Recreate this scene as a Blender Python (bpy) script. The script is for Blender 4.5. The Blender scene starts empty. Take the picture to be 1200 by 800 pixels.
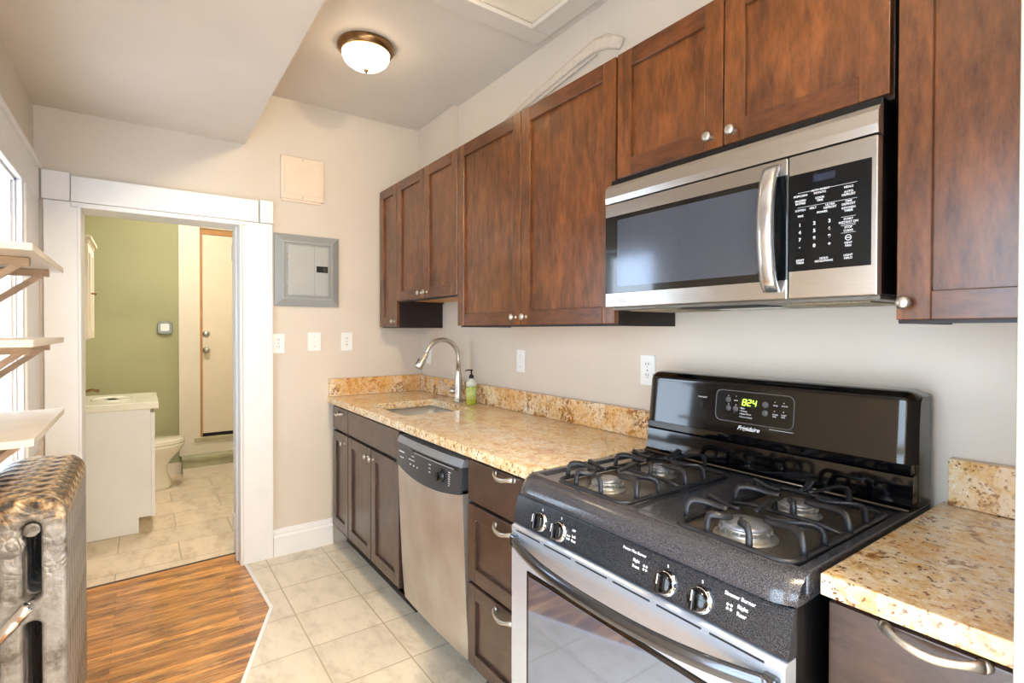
import bpy, bmesh, math, random
from mathutils import Vector, Matrix
random.seed(7)
S = bpy.context.scene
COL = S.collection
# ------------------------------------------------------------------ camera
f_px, v0 = 605.37, 393.72
yaw, pitch, roll = (math.radians(a) for a in (35.632, -0.611, 0.105))
r = Vector((math.cos(yaw), -math.sin(yaw), 0)); d = Vector((math.sin(yaw), math.cos(yaw), 0)); u = Vector((0, 0, 1))
d2 = d*math.cos(pitch)+u*math.sin(pitch); u2 = -d*math.sin(pitch)+u*math.cos(pitch)
r3 = r*math.cos(roll)+u2*math.sin(roll); u3 = -r*math.sin(roll)+u2*math.cos(roll)
cd = bpy.data.cameras.new('camera'); cam = bpy.data.objects.new('camera', cd); COL.objects.link(cam)
cd.sensor_width = 36; cd.lens = f_px/1200*36; cd.shift_y = -(400-v0)/1200; cd.clip_start = 0.02
m = Matrix((r3, u3, -d2)).transposed().to_4x4(); m.translation = Vector((-1.5902, -3.2909, 1.3378)); cam.matrix_world = m
S.camera = cam
S.view_settings.view_transform = 'Standard'; S.view_settings.look = 'None'
S.view_settings.gamma = 1; S.view_settings.use_curve_mapping = False; S.view_settings.exposure = 0.9
# ------------------------------------------------------------------ world and lights
W = bpy.data.worlds.new('sky'); S.world = W; W.use_nodes = True
bg = W.node_tree.nodes['Background']; bg.inputs[0].default_value = (0.68, 0.83, 1, 1); bg.inputs[1].default_value = 6.0
S.cycles.max_bounces = 8; S.cycles.diffuse_bounces = 5; S.cycles.glossy_bounces = 4
S.cycles.sample_clamp_indirect = 6
LAMP_E = 7.0; LAMP_COL = (1, 0.80, 0.54)

# ------------------------------------------------------------------ material helpers
def s2l(c): return tuple(((v/255)/12.92 if v/255 <= .04045 else ((v/255+.055)/1.055)**2.4) for v in c)
def mat(name, rgb, rough=.5, metal=0, coat=0, spec=.5, noise=0, nscale=8, bump=0, bscale=40, emit=None, es=0, trans=0, stretch=(1,1,1), rgb2=None, lo=.35, hi=.65):
    M = bpy.data.materials.new(name); M.use_nodes = True; n = M.node_tree.nodes; L = M.node_tree.links
    b = n['Principled BSDF']; c = (*s2l(rgb), 1)
    b.inputs['Base Color'].default_value = c; b.inputs['Roughness'].default_value = rough; b.inputs['Metallic'].default_value = metal
    b.inputs['Coat Weight'].default_value = coat; b.inputs['Coat Roughness'].default_value = .12; b.inputs['Specular IOR Level'].default_value = spec
    b.inputs['Transmission Weight'].default_value = trans
    if emit: b.inputs['Emission Color'].default_value = (*emit, 1); b.inputs['Emission Strength'].default_value = es
    tc = n.new('ShaderNodeTexCoord'); mp = n.new('ShaderNodeMapping'); mp.inputs['Scale'].default_value = stretch
    L.new(tc.outputs['Object'], mp.inputs[0])
    if noise or rgb2:
        nz = n.new('ShaderNodeTexNoise'); nz.inputs['Scale'].default_value = nscale; nz.inputs['Detail'].default_value = 6
        L.new(mp.outputs[0], nz.inputs[0]); cr = n.new('ShaderNodeValToRGB'); L.new(nz.outputs[0], cr.inputs[0])
        c2 = (*s2l(rgb2), 1) if rgb2 else tuple(v*(1-noise) for v in c[:3])+(1,)
        cr.color_ramp.elements[0].position = lo; cr.color_ramp.elements[1].position = hi
        cr.color_ramp.elements[0].color = c2; cr.color_ramp.elements[1].color = c
        L.new(cr.outputs[0], b.inputs['Base Color'])
    if bump:
        nb = n.new('ShaderNodeTexNoise'); nb.inputs['Scale'].default_value = bscale; nb.inputs['Detail'].default_value = 4
        L.new(mp.outputs[0], nb.inputs[0]); bp = n.new('ShaderNodeBump'); bp.inputs['Strength'].default_value = bump; bp.inputs['Distance'].default_value = .004
        L.new(nb.outputs[0], bp.inputs['Height']); L.new(bp.outputs[0], b.inputs['Normal'])
    M.diffuse_color = c
    return M
def nodes(M): return M.node_tree.nodes, M.node_tree.links, M.node_tree.nodes['Principled BSDF']
def mix(n, L, fac, a, b, t='MIX'):
    x = n.new('ShaderNodeMix'); x.data_type = 'RGBA'; x.blend_type = t
    for i, v in ((0, fac), (6, a), (7, b)):
        if hasattr(v, 'links'): L.new(v, x.inputs[i])
        else: x.inputs[i].default_value = v if i == 0 else (*v, 1)
    return x.outputs[2]
def tex(n, L, kind, scale, vec, **k):
    t = n.new('ShaderNodeTex'+kind); t.inputs['Scale'].default_value = scale; L.new(vec, t.inputs['Vector'])
    for a, v in k.items():
        if a in t.inputs: t.inputs[a].default_value = v
        else: setattr(t, a, v)
    return t
def coords(n, L, scale=(1,1,1), loc=(0,0,0), rot=(0,0,0), use='Object'):
    tc = n.new('ShaderNodeTexCoord'); mp = n.new('ShaderNodeMapping')
    mp.inputs['Scale'].default_value = scale; mp.inputs['Location'].default_value = loc; mp.inputs['Rotation'].default_value = rot
    L.new(tc.outputs[use], mp.inputs[0]); return mp.outputs[0]
def ramp(n, L, fac, stops):
    c = n.new('ShaderNodeValToRGB'); L.new(fac, c.inputs[0]); e = c.color_ramp.elements
    while len(e) < len(stops): e.new(.5)
    for q, (p, col) in zip(e, stops): q.position = p; q.color = (*col, 1) if len(col) == 3 else col
    return c.outputs[0]

def wood_cab(name, dark, light, horiz=False, rough=.30):
    M = mat(name, dark, rough, coat=.35); n, L, b = nodes(M)
    b.inputs['Coat Roughness'].default_value = .22
    v = coords(n, L, (9, 2.6, 9) if horiz else (9, 9, 2.2))
    g = tex(n, L, 'Noise', 4, v, Detail=8, Roughness=.7)
    v2 = coords(n, L, (1, 1, .6)); bl = tex(n, L, 'Noise', 7, v2, Detail=5, Roughness=.65)
    fine = tex(n, L, 'Noise', 30, v, Detail=2)
    c1 = ramp(n, L, g.outputs[0], [(.3, s2l(dark)), (.75, s2l(light))])
    c2 = ramp(n, L, bl.outputs[0], [(.3, (.62, .60, .58)), (.7, (1.3, 1.3, 1.3))])
    L.new(mix(n, L, 1.0, c1, c2, 'MULTIPLY'), b.inputs['Base Color'])
    bp = n.new('ShaderNodeBump'); bp.inputs['Strength'].default_value = .08; bp.inputs['Distance'].default_value = .002
    L.new(fine.outputs[0], bp.inputs['Height']); L.new(bp.outputs[0], b.inputs['Normal'])
    return M

def granite(name, seed=0, gold=.5):
    M = mat(name, (225, 195, 150), .16, coat=.2); n, L, b = nodes(M)
    v = coords(n, L, (1, 1, 1), (seed, seed*.7, seed*.3))
    vs = coords(n, L, (2.2, .8, 1), (seed*1.3, seed, 0), (0, 0, .5))
    big = tex(n, L, 'Noise', 5, vs, Detail=6, Roughness=.6, Distortion=.9)
    mid = tex(n, L, 'Noise', 28, v, Detail=6, Roughness=.7, Distortion=.6)
    sp = tex(n, L, 'Noise', 95, v, Detail=3, Roughness=.6)
    vo = tex(n, L, 'Voronoi', 120, v)
    base = ramp(n, L, big.outputs[0], [(.28, s2l((188, 172, 150))), (.42, s2l((234, 218, 190))), (.60-.16*gold, s2l((230, 198, 146))), (.86-.2*gold, s2l((198, 136, 58)))])
    md = ramp(n, L, mid.outputs[0], [(.32, s2l((116, 78, 44))), (.43, s2l((212, 172, 108))), (.56, s2l((232, 220, 194))), (.75, s2l((206, 156, 84)))])
    c = mix(n, L, .60, base, md)
    spk = ramp(n, L, sp.outputs[0], [(.36, (1, 1, 1)), (.42, (0, 0, 0))])
    c = mix(n, L, spk, c, s2l((110, 66, 38)))
    sp2 = ramp(n, L, sp.outputs[0], [(.62, (0, 0, 0)), (.68, (1, 1, 1))])
    c = mix(n, L, sp2, c, s2l((238, 228, 208)))
    cl = ramp(n, L, tex(n, L, 'Noise', 11, v, Detail=5, Distortion=1.2).outputs[0], [(.74-.2*gold, (0, 0, 0)), (.84-.22*gold, (.9, .9, .9))])
    spot = ramp(n, L, vo.outputs['Color'], [(.35, (0, 0, 0)), (.5, (1, 1, 1))])
    k = mix(n, L, 1.0, cl, spot, 'MULTIPLY')
    c = mix(n, L, k, c, s2l((128, 78, 32)))
    pt = ramp(n, L, tex(n, L, 'Noise', 4.5, v, Detail=3).outputs[0], [(.70-.22*gold, (0, 0, 0)), (.82-.2*gold, (.62, .62, .62))])
    c = mix(n, L, pt, c, s2l((190, 116, 36)), 'MULTIPLY') if gold < .5 else mix(n, L, pt, c, mix(n, L, .75, c, s2l((214, 146, 44))))
    L.new(c, b.inputs['Base Color'])
    return M

def wall_paint(name, rgb, rough=.6):
    return mat(name, rgb, rough, noise=.05, nscale=2.5, bump=.12, bscale=60)

M_wall = wall_paint('greige_paint', (214, 203, 188)); M_ceil = wall_paint('ceiling_paint', (216, 207, 196))
M_white = mat('white_trim_paint', (234, 233, 232), .35, noise=.04, nscale=5, bump=.08, bscale=30)
M_cream = mat('cream_trim_paint', (238, 226, 206), .4, noise=.05, nscale=5, bump=.08, bscale=30)
M_green = wall_paint('sage_green_paint', (170, 168, 128))
M_wdark = wood_cab('dark_stained_wood', (64, 31, 13), (138, 82, 38)); M_wdarkh = wood_cab('dark_stained_wood_rail', (60, 29, 13), (120, 68, 32), True)
M_wbase = wood_cab('espresso_wood', (56, 40, 33), (90, 66, 55)); M_wbaseh = wood_cab('espresso_wood_rail', (56, 40, 33), (86, 63, 52), True)
M_carc = mat('cabinet_carcass', (32, 16, 10), .45, noise=.3, nscale=20)
M_maple = mat('raw_maple', (196, 142, 82), .5, noise=.15, nscale=12, stretch=(6, 1, 1))
M_gran = granite('granite', 3.0, .42); M_gran3 = granite('granite_golden', 6.0, .80); M_gran2 = granite('granite_backsplash', 9.0, 1.0)
M_steel = mat('brushed_steel', (196, 192, 186), .28, 1, noise=.06, nscale=6, stretch=(1, 1, 60), bump=.03, bscale=10)
M_dwsteel = mat('dishwasher_steel', (206, 203, 198), .36, .75, rgb2=(186, 176, 166), nscale=4)
M_nickel = mat('satin_nickel', (204, 199, 190), .3, .9, noise=.05)
M_chrome = mat('chrome', (220, 220, 222), .08, 1, noise=.02)
M_bronze = mat('bronze_rim', (150, 118, 82), .3, 1, noise=.2, nscale=20)
M_blackg = mat('black_gloss', (5, 5, 7), .06, coat=.2, noise=.1)
M_black = mat('black_enamel', (12, 12, 13), .25, noise=.1)
M_blackm = mat('black_matte', (14, 14, 14), .6, noise=.1)
M_iron = mat('grate_iron', (34, 34, 38), .38, noise=.4, nscale=40, bump=.2, bscale=200)
M_glass = mat('oven_glass', (140, 158, 190), .05, .85, coat=1.0, noise=.05)
M_mwglass = mat('microwave_glass', (12, 13, 15), .05, coat=.6, noise=.05)
M_mwmesh = mat('microwave_window', (84, 90, 102), .12, .45, noise=.06, nscale=60, coat=.5)
M_plast = mat('white_plastic', (236, 236, 232), .35, noise=.02)
M_slot = mat('dark_slot', (45, 42, 40), .6, noise=.05)
M_text = mat('printed_lettering', (225, 225, 225), .5, noise=.02)
M_textd = mat('grey_lettering', (150, 150, 150), .5, noise=.02)
M_grey = mat('panel_grey', (150, 153, 152), .4, noise=.06, nscale=10)
M_greyl = mat('panel_grey_light', (168, 170, 167), .4, noise=.05, nscale=10)
M_porc = mat('porcelain', (232, 224, 206), .12, coat=.5, noise=.02)
M_marble = mat('cultured_marble', (240, 236, 224), .15, coat=.4, noise=.06, nscale=4)
M_mirror = mat('mirror', (200, 205, 195), .03, 1, noise=.01)
M_brwood = mat('bracket_pine', (196, 166, 138), .6, noise=.2, nscale=10, stretch=(1, 6, 6))
M_shelf = mat('shelf_white', (214, 207, 197), .45, noise=.08, nscale=8)
M_filter = mat('grease_filter', (176, 160, 128), .5, .5, noise=.5, nscale=220)
M_plaster = mat('rough_plaster', (220, 204, 186), .8, noise=.10, nscale=60, bump=.6, bscale=120)
M_bdoor = mat('cream_door_paint', (240, 224, 200), .45, noise=.04)
M_orange = mat('bare_wood_edge', (206, 150, 92), .6, noise=.15, nscale=12)

# cooktop speckle
def speck(name, a, b2, rough=.2):
    M = mat(name, a, rough, coat=.4); n, L, b = nodes(M); v = coords(n, L)
    t = tex(n, L, 'Noise', 650, v, Detail=2)
    c = ramp(n, L, t.outputs[0], [(.42, s2l(a)), (.68, s2l(b2))]); L.new(c, b.inputs['Base Color'])
    dst = tex(n, L, 'Noise', 9, v, Detail=5); L.new(ramp(n, L, dst.outputs[0], [(.3, (rough*.9,)*3), (.7, (rough*1.5,)*3)]), b.inputs['Roughness'])
    return M
M_cook = speck('speckled_cooktop_enamel', (28, 29, 34), (88, 88, 95), .17)
M_ctrl = speck('speckled_control_panel', (16, 18, 22), (62, 66, 74), .16)
M_well = speck('stained_burner_well', (34, 30, 26), (96, 84, 70), .35)

# kitchen tile
def tile(name, w, h, loc, off, c1, c2, grout, rot=0, rough=.32):
    M = mat(name, c1, rough); n, L, b = nodes(M)
    v = coords(n, L, (1, 1, 1), loc)
    t = n.new('ShaderNodeTexBrick'); t.offset = off; t.inputs['Scale'].default_value = 1; t.inputs['Brick Width'].default_value = w; t.inputs['Row Height'].default_value = h
    t.inputs['Mortar Size'].default_value = .0032; t.inputs['Mortar Smooth'].default_value = .1; t.inputs['Bias'].default_value = 0
    t.inputs['Color1'].default_value = (1, 1, 1, 1); t.inputs['Color2'].default_value = (.90, .90, .90, 1); t.inputs['Mortar'].default_value = (1, 1, 1, 1)
    L.new(v, t.inputs['Vector'])
    vv = coords(n, L, (1.6, .8, 1))
    a = tex(n, L, 'Noise', 6, vv, Detail=8, Roughness=.72, Distortion=.3)
    c = ramp(n, L, a.outputs[0], [(.32, s2l(c2)), (.5, s2l(c1)), (.72, tuple(min(1, x*1.12) for x in s2l(c1)))])
    c = mix(n, L, 1.0, c, t.outputs['Color'], 'MULTIPLY')
    c = mix(n, L, t.outputs['Fac'], c, s2l(grout))
    L.new(c, b.inputs['Base Color'])
    bp = n.new('ShaderNodeBump'); bp.inputs['Strength'].default_value = .5; bp.inputs['Distance'].default_value = .002; bp.invert = True
    L.new(t.outputs['Fac'], bp.inputs['Height']); L.new(bp.outputs[0], b.inputs['Normal'])
    return M
M_tile = tile('kitchen_tile', .311, .305, (1.008, .735, 0), 0, (224, 213, 193), (198, 186, 164), (182, 166, 142))
M_btile = tile('bathroom_tile', .61, .31, (1.713+.305, .05, 0), .5, (232, 214, 190), (204, 180, 150), (186, 166, 138))

def strip_floor():
    M = mat('old_strip_oak', (170, 110, 55), .28, coat=.25); n, L, b = nodes(M)
    v = coords(n, L, (1, 1, 1), (0.2, 0, 0))
    t = n.new('ShaderNodeTexBrick'); t.offset = .37; t.inputs['Scale'].default_value = 1; t.inputs['Brick Width'].default_value = .75; t.inputs['Row Height'].default_value = .040
    t.inputs['Mortar Size'].default_value = .0008; t.inputs['Color1'].default_value = (1.15, 1.12, 1.05, 1); t.inputs['Color2'].default_value = (.50, .44, .40, 1); t.inputs['Mortar'].default_value = (.25, .2, .15, 1)
    L.new(v, t.inputs['Vector'])
    g = tex(n, L, 'Noise', 5, coords(n, L, (1.2, 14, 1)), Detail=8, Roughness=.65)
    c = ramp(n, L, g.outputs[0], [(.3, s2l((170, 106, 48))), (.5, s2l((218, 154, 80))), (.72, s2l((244, 200, 130)))])
    c = mix(n, L, 1.0, c, t.outputs['Color'], 'MULTIPLY')
    w = tex(n, L, 'Noise', 5.5, coords(n, L, (.8, 3.2, 1)), Detail=7, Roughness=.7)
    c = mix(n, L, ramp(n, L, w.outputs[0], [(.47, (0, 0, 0)), (.63, (.72, .72, .72))]), c, s2l((74, 50, 40)))
    L.new(c, b.inputs['Base Color']); return M
M_strip = strip_floor()

def radiator_paint():
    M = mat('silver_radiator_paint', (165, 162, 158), .42, .4); n, L, b = nodes(M)
    v = coords(n, L)
    w = tex(n, L, 'Voronoi', 34, v, feature='SMOOTH_F1'); nz = tex(n, L, 'Noise', 14, v, Detail=6, Roughness=.7)
    dv = n.new('ShaderNodeVectorMath'); dv.operation = 'MULTIPLY_ADD'; dn_ = tex(n, L, 'Noise', 9, v, Detail=1); L.new(dn_.outputs['Color'], dv.inputs[0]); dv.inputs[1].default_value = (.12, .12, .12); L.new(v, dv.inputs[2])
    wv = tex(n, L, 'Voronoi', 38, dv.outputs[0], feature='DISTANCE_TO_EDGE')
    c = ramp(n, L, nz.outputs[0], [(.34, s2l((104, 98, 90))), (.48, s2l((146, 144, 141))), (.7, s2l((172, 170, 168)))])
    sx = n.new('ShaderNodeSeparateXYZ'); L.new(v, sx.inputs[0])
    ma = n.new('ShaderNodeMath'); ma.operation = 'MULTIPLY_ADD'; L.new(nz.outputs[0], ma.inputs[0]); ma.inputs[1].default_value = .22; L.new(sx.outputs[2], ma.inputs[2])
    rust = ramp(n, L, ma.outputs[0], [(.945, (0, 0, 0)), (1.0, (1, 1, 1))])
    rc = ramp(n, L, tex(n, L, 'Noise', 45, v, Detail=4).outputs[0], [(.4, s2l((52, 44, 40))), (.52, s2l((150, 118, 78))), (.64, s2l((190, 172, 140)))])
    c = mix(n, L, rust, c, rc); L.new(c, b.inputs['Base Color'])
    inv = n.new('ShaderNodeMath'); inv.operation = 'MULTIPLY_ADD'; L.new(rust, inv.inputs[0]); inv.inputs[1].default_value = -.35; inv.inputs[2].default_value = .35; L.new(inv.outputs[0], b.inputs['Metallic'])
    # relief only on the upper shoulders
    rel = n.new('ShaderNodeMapRange'); L.new(sx.outputs[2], rel.inputs[0]); rel.inputs[1].default_value = .6; rel.inputs[2].default_value = .8
    h = n.new('ShaderNodeMath'); h.operation = 'MULTIPLY'; L.new(wv.outputs[0], h.inputs[0]); L.new(rel.outputs[0], h.inputs[1])
    h2 = n.new('ShaderNodeMath'); h2.operation = 'MULTIPLY_ADD'; L.new(nz.outputs[0], h2.inputs[0]); h2.inputs[1].default_value = .5; L.new(h.outputs[0], h2.inputs[2])
    bp = n.new('ShaderNodeBump'); bp.inputs['Strength'].default_value = 1; bp.inputs['Distance'].default_value = .009
    L.new(h2.outputs[0], bp.inputs['Height']); L.new(bp.outputs[0], b.inputs['Normal'])
    return M
M_rad = radiator_paint()

# ------------------------------------------------------------------ geometry helpers
def basis(right, up):
    right = Vector(right).normalized(); up = Vector(up).normalized(); return right, up, right.cross(up)
class MB:
    def __init__(s): s.bm = bmesh.new(); s.mats = []
    def mi(s, m):
        if m is None: return 0
        if m not in s.mats: s.mats.append(m)
        return s.mats.index(m)
    def _merge(s, b2, m=None, smooth=False):
        i = s.mi(m)
        for f in b2.faces: f.material_index = i; f.smooth = smooth
        me = bpy.data.meshes.new('t'); b2.to_mesh(me); b2.free(); s.bm.from_mesh(me); bpy.data.meshes.remove(me)
    def box(s, x0, x1, y0, y1, z0, z1, bev=0, m=None, seg=2, M=None):
        b = bmesh.new(); bmesh.ops.create_cube(b, size=1)
        sx, sy, sz = abs(x1-x0), abs(y1-y0), abs(z1-z0)
        for v in b.verts: v.co = Vector(((x0+x1)/2+v.co.x*sx, (y0+y1)/2+v.co.y*sy, (z0+z1)/2+v.co.z*sz))
        if bev: bmesh.ops.bevel(b, geom=b.edges[:], offset=min(bev, .45*min(sx, sy, sz)), segments=seg, affect='EDGES', profile=.5)
        if M: b.transform(M)
        s._merge(b, m); return s
    def prism(s, pts, axis, a, b_, m=None, bev=0, smooth=False):
        """pts in the two other axes (cyclic order xyz), extruded along axis from a to b_"""
        b = bmesh.new(); o = {'x': (1, 2), 'y': (0, 2), 'z': (0, 1)}[axis]; k = 'xyz'.index(axis)
        def mk(p, t):
            c = [0, 0, 0]; c[o[0]], c[o[1]] = p; c[k] = t; return b.verts.new(c)
        A = [mk(p, a) for p in pts]; B = [mk(p, b_) for p in pts]
        b.faces.new(A); b.faces.new(B[::-1])
        for i in range(len(pts)): j = (i+1) % len(pts); b.faces.new((A[j], A[i], B[i], B[j]))
        bmesh.ops.recalc_face_normals(b, faces=b.faces[:])
        if bev: bmesh.ops.bevel(b, geom=b.edges[:], offset=bev, segments=2, affect='EDGES', profile=.5)
        s._merge(b, m, smooth); return s
    def lathe(s, prof, org, axis=(0, 0, 1), n=32, m=None, sx=1, sy=1, smooth=True):
        """prof: list of (radius, height)"""
        ax = Vector(axis).normalized(); t = Vector((0, 0, 1)) if abs(ax.z) < .9 else Vector((1, 0, 0))
        e1 = ax.cross(t).normalized(); e2 = ax.cross(e1); b = bmesh.new(); org = Vector(org); rings = []
        for (rr, h) in prof:
            if rr < 1e-6: rings.append([b.verts.new(org+ax*h)])
            else: rings.append([b.verts.new(org+ax*h+e1*rr*sx*math.cos(2*math.pi*i/n)+e2*rr*sy*math.sin(2*math.pi*i/n)) for i in range(n)])
        for A, B in zip(rings, rings[1:]):
            for i in range(n):
                j = (i+1) % n
                if len(A) == 1 and len(B) == 1: continue
                if len(A) == 1: b.faces.new((A[0], B[j], B[i]))
                elif len(B) == 1: b.faces.new((A[i], A[j], B[0]))
                else: b.faces.new((A[i], A[j], B[j], B[i]))
        for R in (rings[0], rings[-1]):
            if len(R) > 1: b.faces.new(R)
        bmesh.ops.recalc_face_normals(b, faces=b.faces[:]); s._merge(b, m, smooth)
        return s
    def tube(s, pts, rad, n=10, m=None, flat=None, closed=False):
        """rad number or list; flat=(wu, wv) scales section; section u axis tries to stay along world z"""
        P = [Vector(p) for p in pts]; N = len(P); b = bmesh.new(); rings = []
        for i, p in enumerate(P):
            if closed: t = (P[(i+1) % N]-P[i-1])
            else: t = (P[min(i+1, N-1)]-P[max(i-1, 0)])
            t.normalize(); up = Vector((0, 0, 1)) if abs(t.z) < .95 else Vector((0, 1, 0))
            if i and not closed:
                up2 = rings_up - t*rings_up.dot(t)
                if up2.length > .2: up = up2
            e1 = (up-t*up.dot(t)).normalized(); rings_up = e1; e2 = t.cross(e1)
            rr = rad[i] if isinstance(rad, (list, tuple)) else rad; a, c = flat or (1, 1)
            rings.append([b.verts.new(p+e1*rr*a*math.cos(2*math.pi*k/n)+e2*rr*c*math.sin(2*math.pi*k/n)) for k in range(n)])
        rr = list(zip(rings, rings[1:]))+([(rings[-1], rings[0])] if closed else [])
        for A, B in rr:
            for k in range(n): j = (k+1) % n; b.faces.new((A[k], A[j], B[j], B[k]))
        if not closed: b.faces.new(rings[0]); b.faces.new(rings[-1])
        bmesh.ops.recalc_face_normals(b, faces=b.faces[:]); s._merge(b, m, True); return s
    def ball(s, c, rx, ry=None, rz=None, m=None):
        b = bmesh.new(); bmesh.ops.create_uvsphere(b, u_segments=20, v_segments=12, radius=1)
        for v in b.verts: v.co = Vector((c[0]+v.co.x*rx, c[1]+v.co.y*(ry or rx), c[2]+v.co.z*(rz or rx)))
        s._merge(b, m, True); return s
    def grid(s, fn, nu, nv, m=None, smooth=True):
        b = bmesh.new(); V = [[b.verts.new(fn(i/nu, j/nv)) for j in range(nv+1)] for i in range(nu+1)]
        for i in range(nu):
            for j in range(nv): b.faces.new((V[i][j], V[i+1][j], V[i+1][j+1], V[i][j+1]))
        s._merge(b, m, smooth); return s
    def text(s, txt, org, right, up, size, m=None, depth=.0003, align='LEFT', shear=0, xs=1, bold=0):
        R, U, N = basis(right, up); c = bpy.data.curves.new('txt', 'FONT'); c.body = txt; c.size = size; c.extrude = depth
        c.align_x = align; c.shear = shear; c.offset = bold; o = bpy.data.objects.new('txt', c)
        COL.objects.link(o); dg = bpy.context.evaluated_depsgraph_get(); me = bpy.data.meshes.new_from_object(o.evaluated_get(dg))
        b = bmesh.new(); b.from_mesh(me)
        for v in b.verts: v.co = Vector(org)+R*v.co.x*xs+U*v.co.y+N*v.co.z
        bpy.data.objects.remove(o); bpy.data.curves.remove(c); bpy.data.meshes.remove(me)
        s._merge(b, m); return s
    def outline(s, loops, org, right, up, thick, m=None, bev=0):
        """2D polygon with holes, extruded both ways (thick/2) along normal"""
        R, U, N = basis(right, up); c = bpy.data.curves.new('o', 'CURVE'); c.dimensions = '2D'; c.fill_mode = 'BOTH'; c.extrude = max(0, thick/2-bev); c.bevel_depth = bev; c.bevel_resolution = 2
        c.offset = -bev
        for lp in loops:
            sp = c.splines.new('POLY'); sp.points.add(len(lp)-1); sp.use_cyclic_u = True
            for q, p in zip(sp.points, lp): q.co = (p[0], p[1], 0, 1)
        o = bpy.data.objects.new('o', c); COL.objects.link(o); dg = bpy.context.evaluated_depsgraph_get()
        me = bpy.data.meshes.new_from_object(o.evaluated_get(dg)); b = bmesh.new(); b.from_mesh(me)
        for v in b.verts: v.co = Vector(org)+R*v.co.x+U*v.co.y+N*v.co.z
        bmesh.ops.remove_doubles(b, verts=b.verts[:], dist=1e-5)
        bpy.data.objects.remove(o); bpy.data.curves.remove(c); bpy.data.meshes.remove(me); s._merge(b, m); return s
    def build(s, name, mt, parent=None, kind=None):
        L0 = Vector(parent['_o']) if parent is not None and '_o' in parent else Vector((0, 0, 0))
        if mt not in s.mats:
            s.mats.insert(0, mt)
            if len(s.mats) > 1:
                pass
        ms = s.mats
        me = bpy.data.meshes.new(name)
        s.bm.transform(Matrix.Translation(-L0)); s.bm.to_mesh(me); s.bm.free()
        for q in ms: me.materials.append(q)
        try: me.shade_auto_smooth
        except Exception: pass
        o = bpy.data.objects.new(name, me); COL.objects.link(o)
        if parent is not None:
            o.parent = parent; o['_o'] = parent['_o']
        else: o['_o'] = (0.0, 0.0, 0.0)
        if kind: o['kind'] = kind
        return o
def thing(name, label, cat, loc, group=None):
    o = bpy.data.objects.new(name, None); COL.objects.link(o); o.location = loc; o.empty_display_size = .05
    o['_o'] = tuple(float(v) for v in loc); o['label'] = label; o['category'] = cat
    if group: o['group'] = group
    return o
def tag(o, label, cat, group=None):
    # move the origin of a single-mesh thing to the middle of its base
    me = o.data; xs = [v.co.x for v in me.vertices]; ys = [v.co.y for v in me.vertices]; zs = [v.co.z for v in me.vertices]
    c = Vector(((min(xs)+max(xs))/2, (min(ys)+max(ys))/2, min(zs))); me.transform(Matrix.Translation(-c)); o.location = c
    o['label'] = label; o['category'] = cat
    if group: o['group'] = group
    return o
def rr(x0, x1, y0, y1, r_, n=6):
    P = []
    for cx, cy, a in ((x1-r_, y1-r_, 0), (x0+r_, y1-r_, 90), (x0+r_, y0+r_, 180), (x1-r_, y0+r_, 270)):
        for i in range(n+1): t = math.radians(a+90*i/n); P.append((cx+r_*math.cos(t), cy+r_*math.sin(t)))
    return P
def arc(cx, cy, r_, a0, a1, n=10): return [(cx+r_*math.cos(math.radians(a0+(a1-a0)*i/n)), cy+r_*math.sin(math.radians(a0+(a1-a0)*i/n))) for i in range(n+1)]
ST = 'structure'
RY = (0, -1, 0); UZ = (0, 0, 1)      # right and up of anything facing -x
RX = (1, 0, 0)                       # right of anything facing -y

# ------------------------------------------------------------------ SETTING
H = 2.714; SOF = 2.395; YB = -5.4
WALLY = .16
# floors
bnd = [(-1.115, -.003), (-1.089, -.604), (-1.284, -1.117), (-2.0, -3.0)]
MB().prism([(-2.0, 0.0), (-1.115, 0.0)]+bnd[1:], 'z', -.05, 0.0).build('floor_wood', M_strip, kind=ST)
MB().prism([(-1.84, 0.0), (-1.124, 0.0), (-1.124, .165), (-1.84, .125)], 'z', -.05, 0.0).build('floor_doorway', M_strip, kind=ST)
MB().prism([(-1.115, 0.0), (0, 0.0), (0, YB), (-2.0, YB)]+bnd[::-1][:3], 'z', -.05, 0.0).build('floor_tile', M_tile, kind=ST)
MB().prism([(-1.84, .135), (-1.124, .18), (-.45, .18), (-.45, 2.45), (-2.0, 2.45), (-2.0, .18), (-1.84, .18)], 'z', -.05, 0.002).build('floor_bathroom', M_btile, kind=ST)
e = MB()
for a, b_ in ((bnd[0], bnd[1]), (bnd[1], bnd[2]), (bnd[2], bnd[3])):
    v = Vector((b_[0]-a[0], b_[1]-a[1])).normalized(); nn = Vector((-v.y, v.x))*.008
    e.prism([(a[0]+nn.x, a[1]+nn.y), (b_[0]+nn.x, b_[1]+nn.y), (b_[0]-nn.x, b_[1]-nn.y), (a[0]-nn.x, a[1]-nn.y)], 'z', -.01, .004)
e.build('trim_1', M_white, kind=ST)
MB().prism([(-1.84, .125), (-1.124, .165), (-1.124, .182), (-1.84, .142)], 'z', -.01, .006).build('trim_2', mat('threshold_metal', (72, 64, 56), .4, .6, noise=.3), kind=ST)
MB().prism([(-1.84, .085), (-1.124, .128), (-1.124, .165), (-1.84, .125)], 'z', -.01, .004).build('trim_3', M_orange, kind=ST)
# far wall
e = MB()
e.box(-2.0, -1.84, 0, WALLY, 0, H); e.box(-1.84, -1.124, 0, WALLY, 1.945, H); e.box(-1.124, .12, 0, WALLY, 0, H)
e.build('wall_far', M_wall, kind=ST)
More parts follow.
